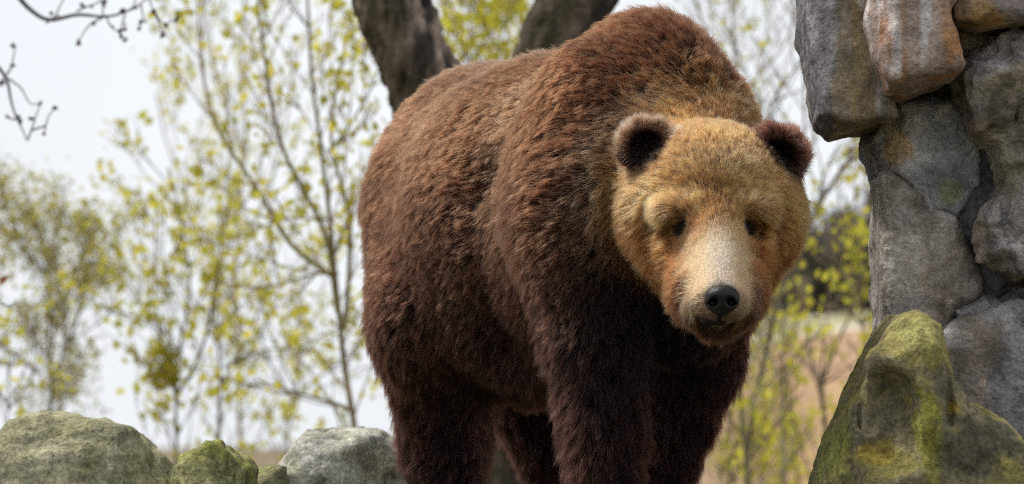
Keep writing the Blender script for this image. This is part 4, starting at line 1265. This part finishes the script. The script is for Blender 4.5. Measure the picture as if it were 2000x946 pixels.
tree('young_tree', 'low leafy sapling at the foot of the stout green-grey trunk', 18.0, [
    (S((1400, 980), (1410, 900), (1420, 840)), 5, 2, 0), (S((1404, 930), (1440, 880), (1460, 840)), 3, 2, 0.2), (S((1404, 930), (1370, 880)), 3, 2, 0.2)],
    bark=(0.12, 0.11, 0.06), group=GR, seed=18, twigs=9, twig=0.35, leaf=0.040, per=2, leafy=0.6)
tree('young_tree', 'thin reddish-brown pair of stems just right of the slim blue-grey sapling', 20.5, [
    (S((1560, 970), (1552, 880), (1548, 800), (1560, 700), (1575, 640)), 5, 2, 0), (S((1552, 870), (1535, 800), (1500, 740)), 4, 2, 0.2)],
    bark=(0.14, 0.10, 0.08), group=GR, seed=19, twigs=6, twig=0.35, leaf=0.038, per=2, leafy=0.5)
tree('shrub', 'low yellow shrub growing along the foot of the sandy bank', 22.0, [
    (S((1640, 930), (1640, 880), (1650, 840)), 4, 2, 0), (S((1641, 900), (1600, 870), (1560, 850)), 3, 2, 0.2), (S((1641, 900), (1680, 870), (1700, 840)), 3, 2, 0.2), (S((1641, 910), (1590, 900), (1540, 890)), 3, 2, 0.2)],
    bark=(0.12, 0.11, 0.06), group=None, seed=20, twigs=8, twig=0.32, leaf=0.04, per=3, cat='shrub', skip_low=0.0)

tree('young_tree', 'two-stemmed grey sapling rising close beside the chest fur of the bear', 21.5, [
    (S((1490, 980), (1485, 860), (1495, 740), (1480, 640), (1500, 540), (1490, 430)), 6, 2, 0), (S((1486, 860), (1460, 780), (1470, 690), (1455, 600)), 4, 2, 0.2)],
    bark=(0.13, 0.12, 0.10), group=GR, seed=23, twigs=9, twig=0.42, leaf=0.040, per=3, leafy=0.7)
for k_, (x_, lab) in enumerate(((1430, 'low yellow-green bush beside the front leg of the bear'), (1505, 'low yellow-green bush left of the vase-shaped tree'))):
    tree('shrub', lab, 20.0 + k_, [
        (S((x_, 985), (x_ + 4, 920), (x_ - 6, 860)), 4, 2, 0), (S((x_, 960), (x_ - 30, 910), (x_ - 45, 850)), 3, 2, 0.2), (S((x_, 960), (x_ + 30, 910), (x_ + 40, 840)), 3, 2, -0.2), (S((x_, 970), (x_ + 45, 945), (x_ + 70, 915)), 3, 2, 0.1)],
        bark=(0.12, 0.11, 0.06), seed=30 + k_, twigs=12, twig=0.3, leaf=0.04, per=3, cat='shrub', skip_low=0.0)

# bare tree just outside the left edge; two of its budding branches reach into view

def bare_tree():
    D = 12.5
    foot = W(-330, 885, D); foot[2] = ground_z(foot[0], foot[1])
    root = empty('bare_tree', foot, 'bare tree whose dark budding branches hang into the upper left corner', 'tree')
    bk = (0.13, 0.105, 0.105)
    r = np.random.default_rng(5)
    q = resample([foot - [0, 0, 0.1], W(-330, 500, D), W(-310, 100, D), W(-290, -250, D), W(-240, -600, D)], 40)
    v, f = tube(q, np.linspace(0.09, 0.05, 40), 12)
    mesh_obj('trunk', v, f, BARK, root, True, np.broadcast_to(bk, (len(v), 3)))
    twg = Parts()
    def br(pl, r0, r1, part=None):
        pts = [W(x, y, D + d) for x, y, d in pl]
        q = resample(pts, max(8, 5 * len(pl)))
        q = q + np.stack([fbm(q, 0.08, 2, k + pl[0][0]) for k in range(3)], 1) * 0.004
        v, f = tube(q, np.linspace(r0, r1, len(q)), 6)
        if part: return mesh_obj(part, v, f, BARK, root, True, np.broadcast_to(bk, (len(v), 3)))
        twg.add(v, f, bk)
        return None
    def bud(x, y, d=0, s=1.0):
        c = W(x, y, D + d)
        a = r.normal(size=3); a[2] = -abs(a[2]); a /= np.linalg.norm(a)
        s *= 0.66
        v, f = tube(np.array([c - a * 0.011 * s, c, c + a * 0.008 * s, c + a * 0.018 * s]), [0.003, 0.0085 * s, 0.0075 * s, 0.001], 6)
        mesh_obj('bud', v, f, BARK, root, True, np.broadcast_to((0.11, 0.05, 0.05), (len(v), 3)))
    br([(-290, -250, 0), (-120, -130, 0), (0, -60, 0), (45, 5, 0), (66, 32, 0), (92, 46, 0), (120, 36, 0), (150, 24, 0), (200, 34, 0), (245, 28, 0), (300, -10, 0)], 0.018, 0.0020, 'branch')
    for pl in ([(150, 24, 0), (175, 12, 0), (200, 0, 0), (220, -20, 0)], [(92, 46, 0), (110, 30, 0.02), (118, 8, 0.02), (128, -20, 0)], [(200, 34, 0), (180, 45, 0), (165, 62, 0), (152, 86, 0)],
               [(205, 30, 0), (215, 50, 0), (235, 66, 0), (245, 78, 0)], [(245, 28, 0), (240, 45, 0), (236, 70, 0)], [(200, 34, 0), (200, 10, 0.02), (190, -20, 0.03)], [(240, 28, 0), (262, 14, 0), (270, -20, 0)],
               [(288, -20, 0), (300, 25, 0), (312, 50, 0), (318, 70, 0)], [(300, 25, 0), (320, 48, 0), (345, 38, 0)], [(275, 10, 0.02), (280, 40, 0.02), (272, 55, 0.02)]):
        br(pl, 0.0032, 0.0015)
        x, y, d = pl[-1]; bud(x, y, d, 1.15)
        x, y, d = pl[1]; bud(x + 4, y + 2, d, 0.8)
    for x, y in ((160, 10), (100, 26), (154, 82), (240, 20), (244, 56), (276, 42), (318, 66), (300, 22), (205, 4), (346, 36), (325, 50), (236, 60)): bud(x, y, 0, 1.25)
    br([(-310, 100, 0), (-180, 60, 0), (-60, 90, 0), (0, 132, 0), (14, 152, 0), (20, 195, 0), (32, 232, 0), (44, 250, 0), (52, 274, 0)], 0.016, 0.0022, 'branch')
    for pl in ([(12, 148, 0), (22, 130, 0), (26, 105, 0), (25, 88, 0)], [(14, 152, 0), (40, 170, 0.02), (60, 205, 0.02), (78, 203, 0.02)], [(52, 274, 0), (62, 250, 0), (72, 222, 0), (80, 200, 0)], [(60, 255, 0), (88, 245, 0), (92, 228, 0), (108, 210, 0)],
               [(32, 232, 0), (14, 228, 0)], [(10, 150, 0), (0, 165, 0)], [(88, 245, 0), (86, 262, 0)]):
        br(pl, 0.0036, 0.0016)
        x, y, d = pl[-1]; bud(x, y, d, 1.0)
    for x, y in ((25, 90), (24, 128), (106, 211), (40, 236), (36, 228), (4, 160), (60, 232)): bud(x, y, 0, 1.2)
    br([(-320, 480, 0), (-200, 470, 0), (-80, 500, 0), (-10, 545, 0), (8, 552, 0), (12, 538, 0)], 0.013, 0.002, 'branch')
    br([(-40, 530, 0), (0, 590, 0), (20, 600, 0), (34, 588, 0)], 0.004, 0.0018)
    bud(20, 600, 0, 0.8)
    o = twg.build('twig', BARK, root)
    tag(o, kind='stuff')
    # one curled orange leaf left from last year
    c = W(8, 545, D)
    v = np.array([[-0.016, 0, -0.022], [0.004, -0.006, -0.012], [0.014, 0, 0.014], [-0.004, 0.006, 0.004], [-0.012, -0.008, 0.0]]) + c
    lm = leaf_mat('dead_leaf')
    mesh_obj('dead_leaf', v, np.array([[0, 1, 2], [0, 2, 3], [0, 3, 4]]), lm, root, False, np.broadcast_to((0.42, 0.13, 0.03), (5, 3)))
bare_tree()

# mistletoe-like round clump hanging in the young tree
def leafy_ball():
    r = np.random.default_rng(8)
    host = bpy.data.objects['young_tree.001']
    c = W(317, 712, 17.4)
    a = r.normal(size=(420, 3)); a /= np.linalg.norm(a, axis=1)[:, None]
    a = c + a * (0.055 + 0.06 * r.random(420)[:, None]) * [0.85, 0.85, 1.1]
    P = Parts(); leaves(P, a, 1, 0.03, [(0.42, 0.37, 0.04), (0.52, 0.46, 0.05), (0.30, 0.27, 0.04)], 0.006, r)
    o = P.build('leaf_clump', LEAF, host, False); tag(o, kind='stuff')
leafy_ball()

# far wooded hillside on the right: too many trunks to count
def woods():
    r = np.random.default_rng(9)
    P, Q = Parts(), Parts()
    for k in range(520):
        y = 115 + 110 * r.random()
        u = 0.068 + 0.16 * r.random() ** 1.5; x = y * u
        z = ground_z(x, y)
        hgt = min(8.0, 2.2 + 38 * (u - 0.068)) * (0.8 + 0.5 * r.random())
        v, f = tube(np.array([[x, y, z - 0.3], [x + r.normal() * .3, y, z + hgt * 0.5], [x + r.normal() * .6, y, z + hgt]]), [0.16, 0.1, 0.03], 4)
        P.add(v, f, (0.09, 0.08, 0.07))
        n = 40
        a = np.stack([x + r.normal(size=n) * 1.2, y + r.normal(size=n) * 1.2, z + hgt * (0.1 + 0.95 * r.random(n))], 1)
        leaves(P, a, 1, 1.3, [(0.15, 0.14, 0.11), (0.19, 0.17, 0.12), (0.12, 0.12, 0.10)], 0.3, r)  # leaf tones lightened to paint in distance haze
    o = P.build('woods', LEAF, None, False)
    tag(o, kind='stuff', label='dark wooded hillside far behind the trees', cat='woods')
woods()
print('done', round(time.time() - T0, 1))
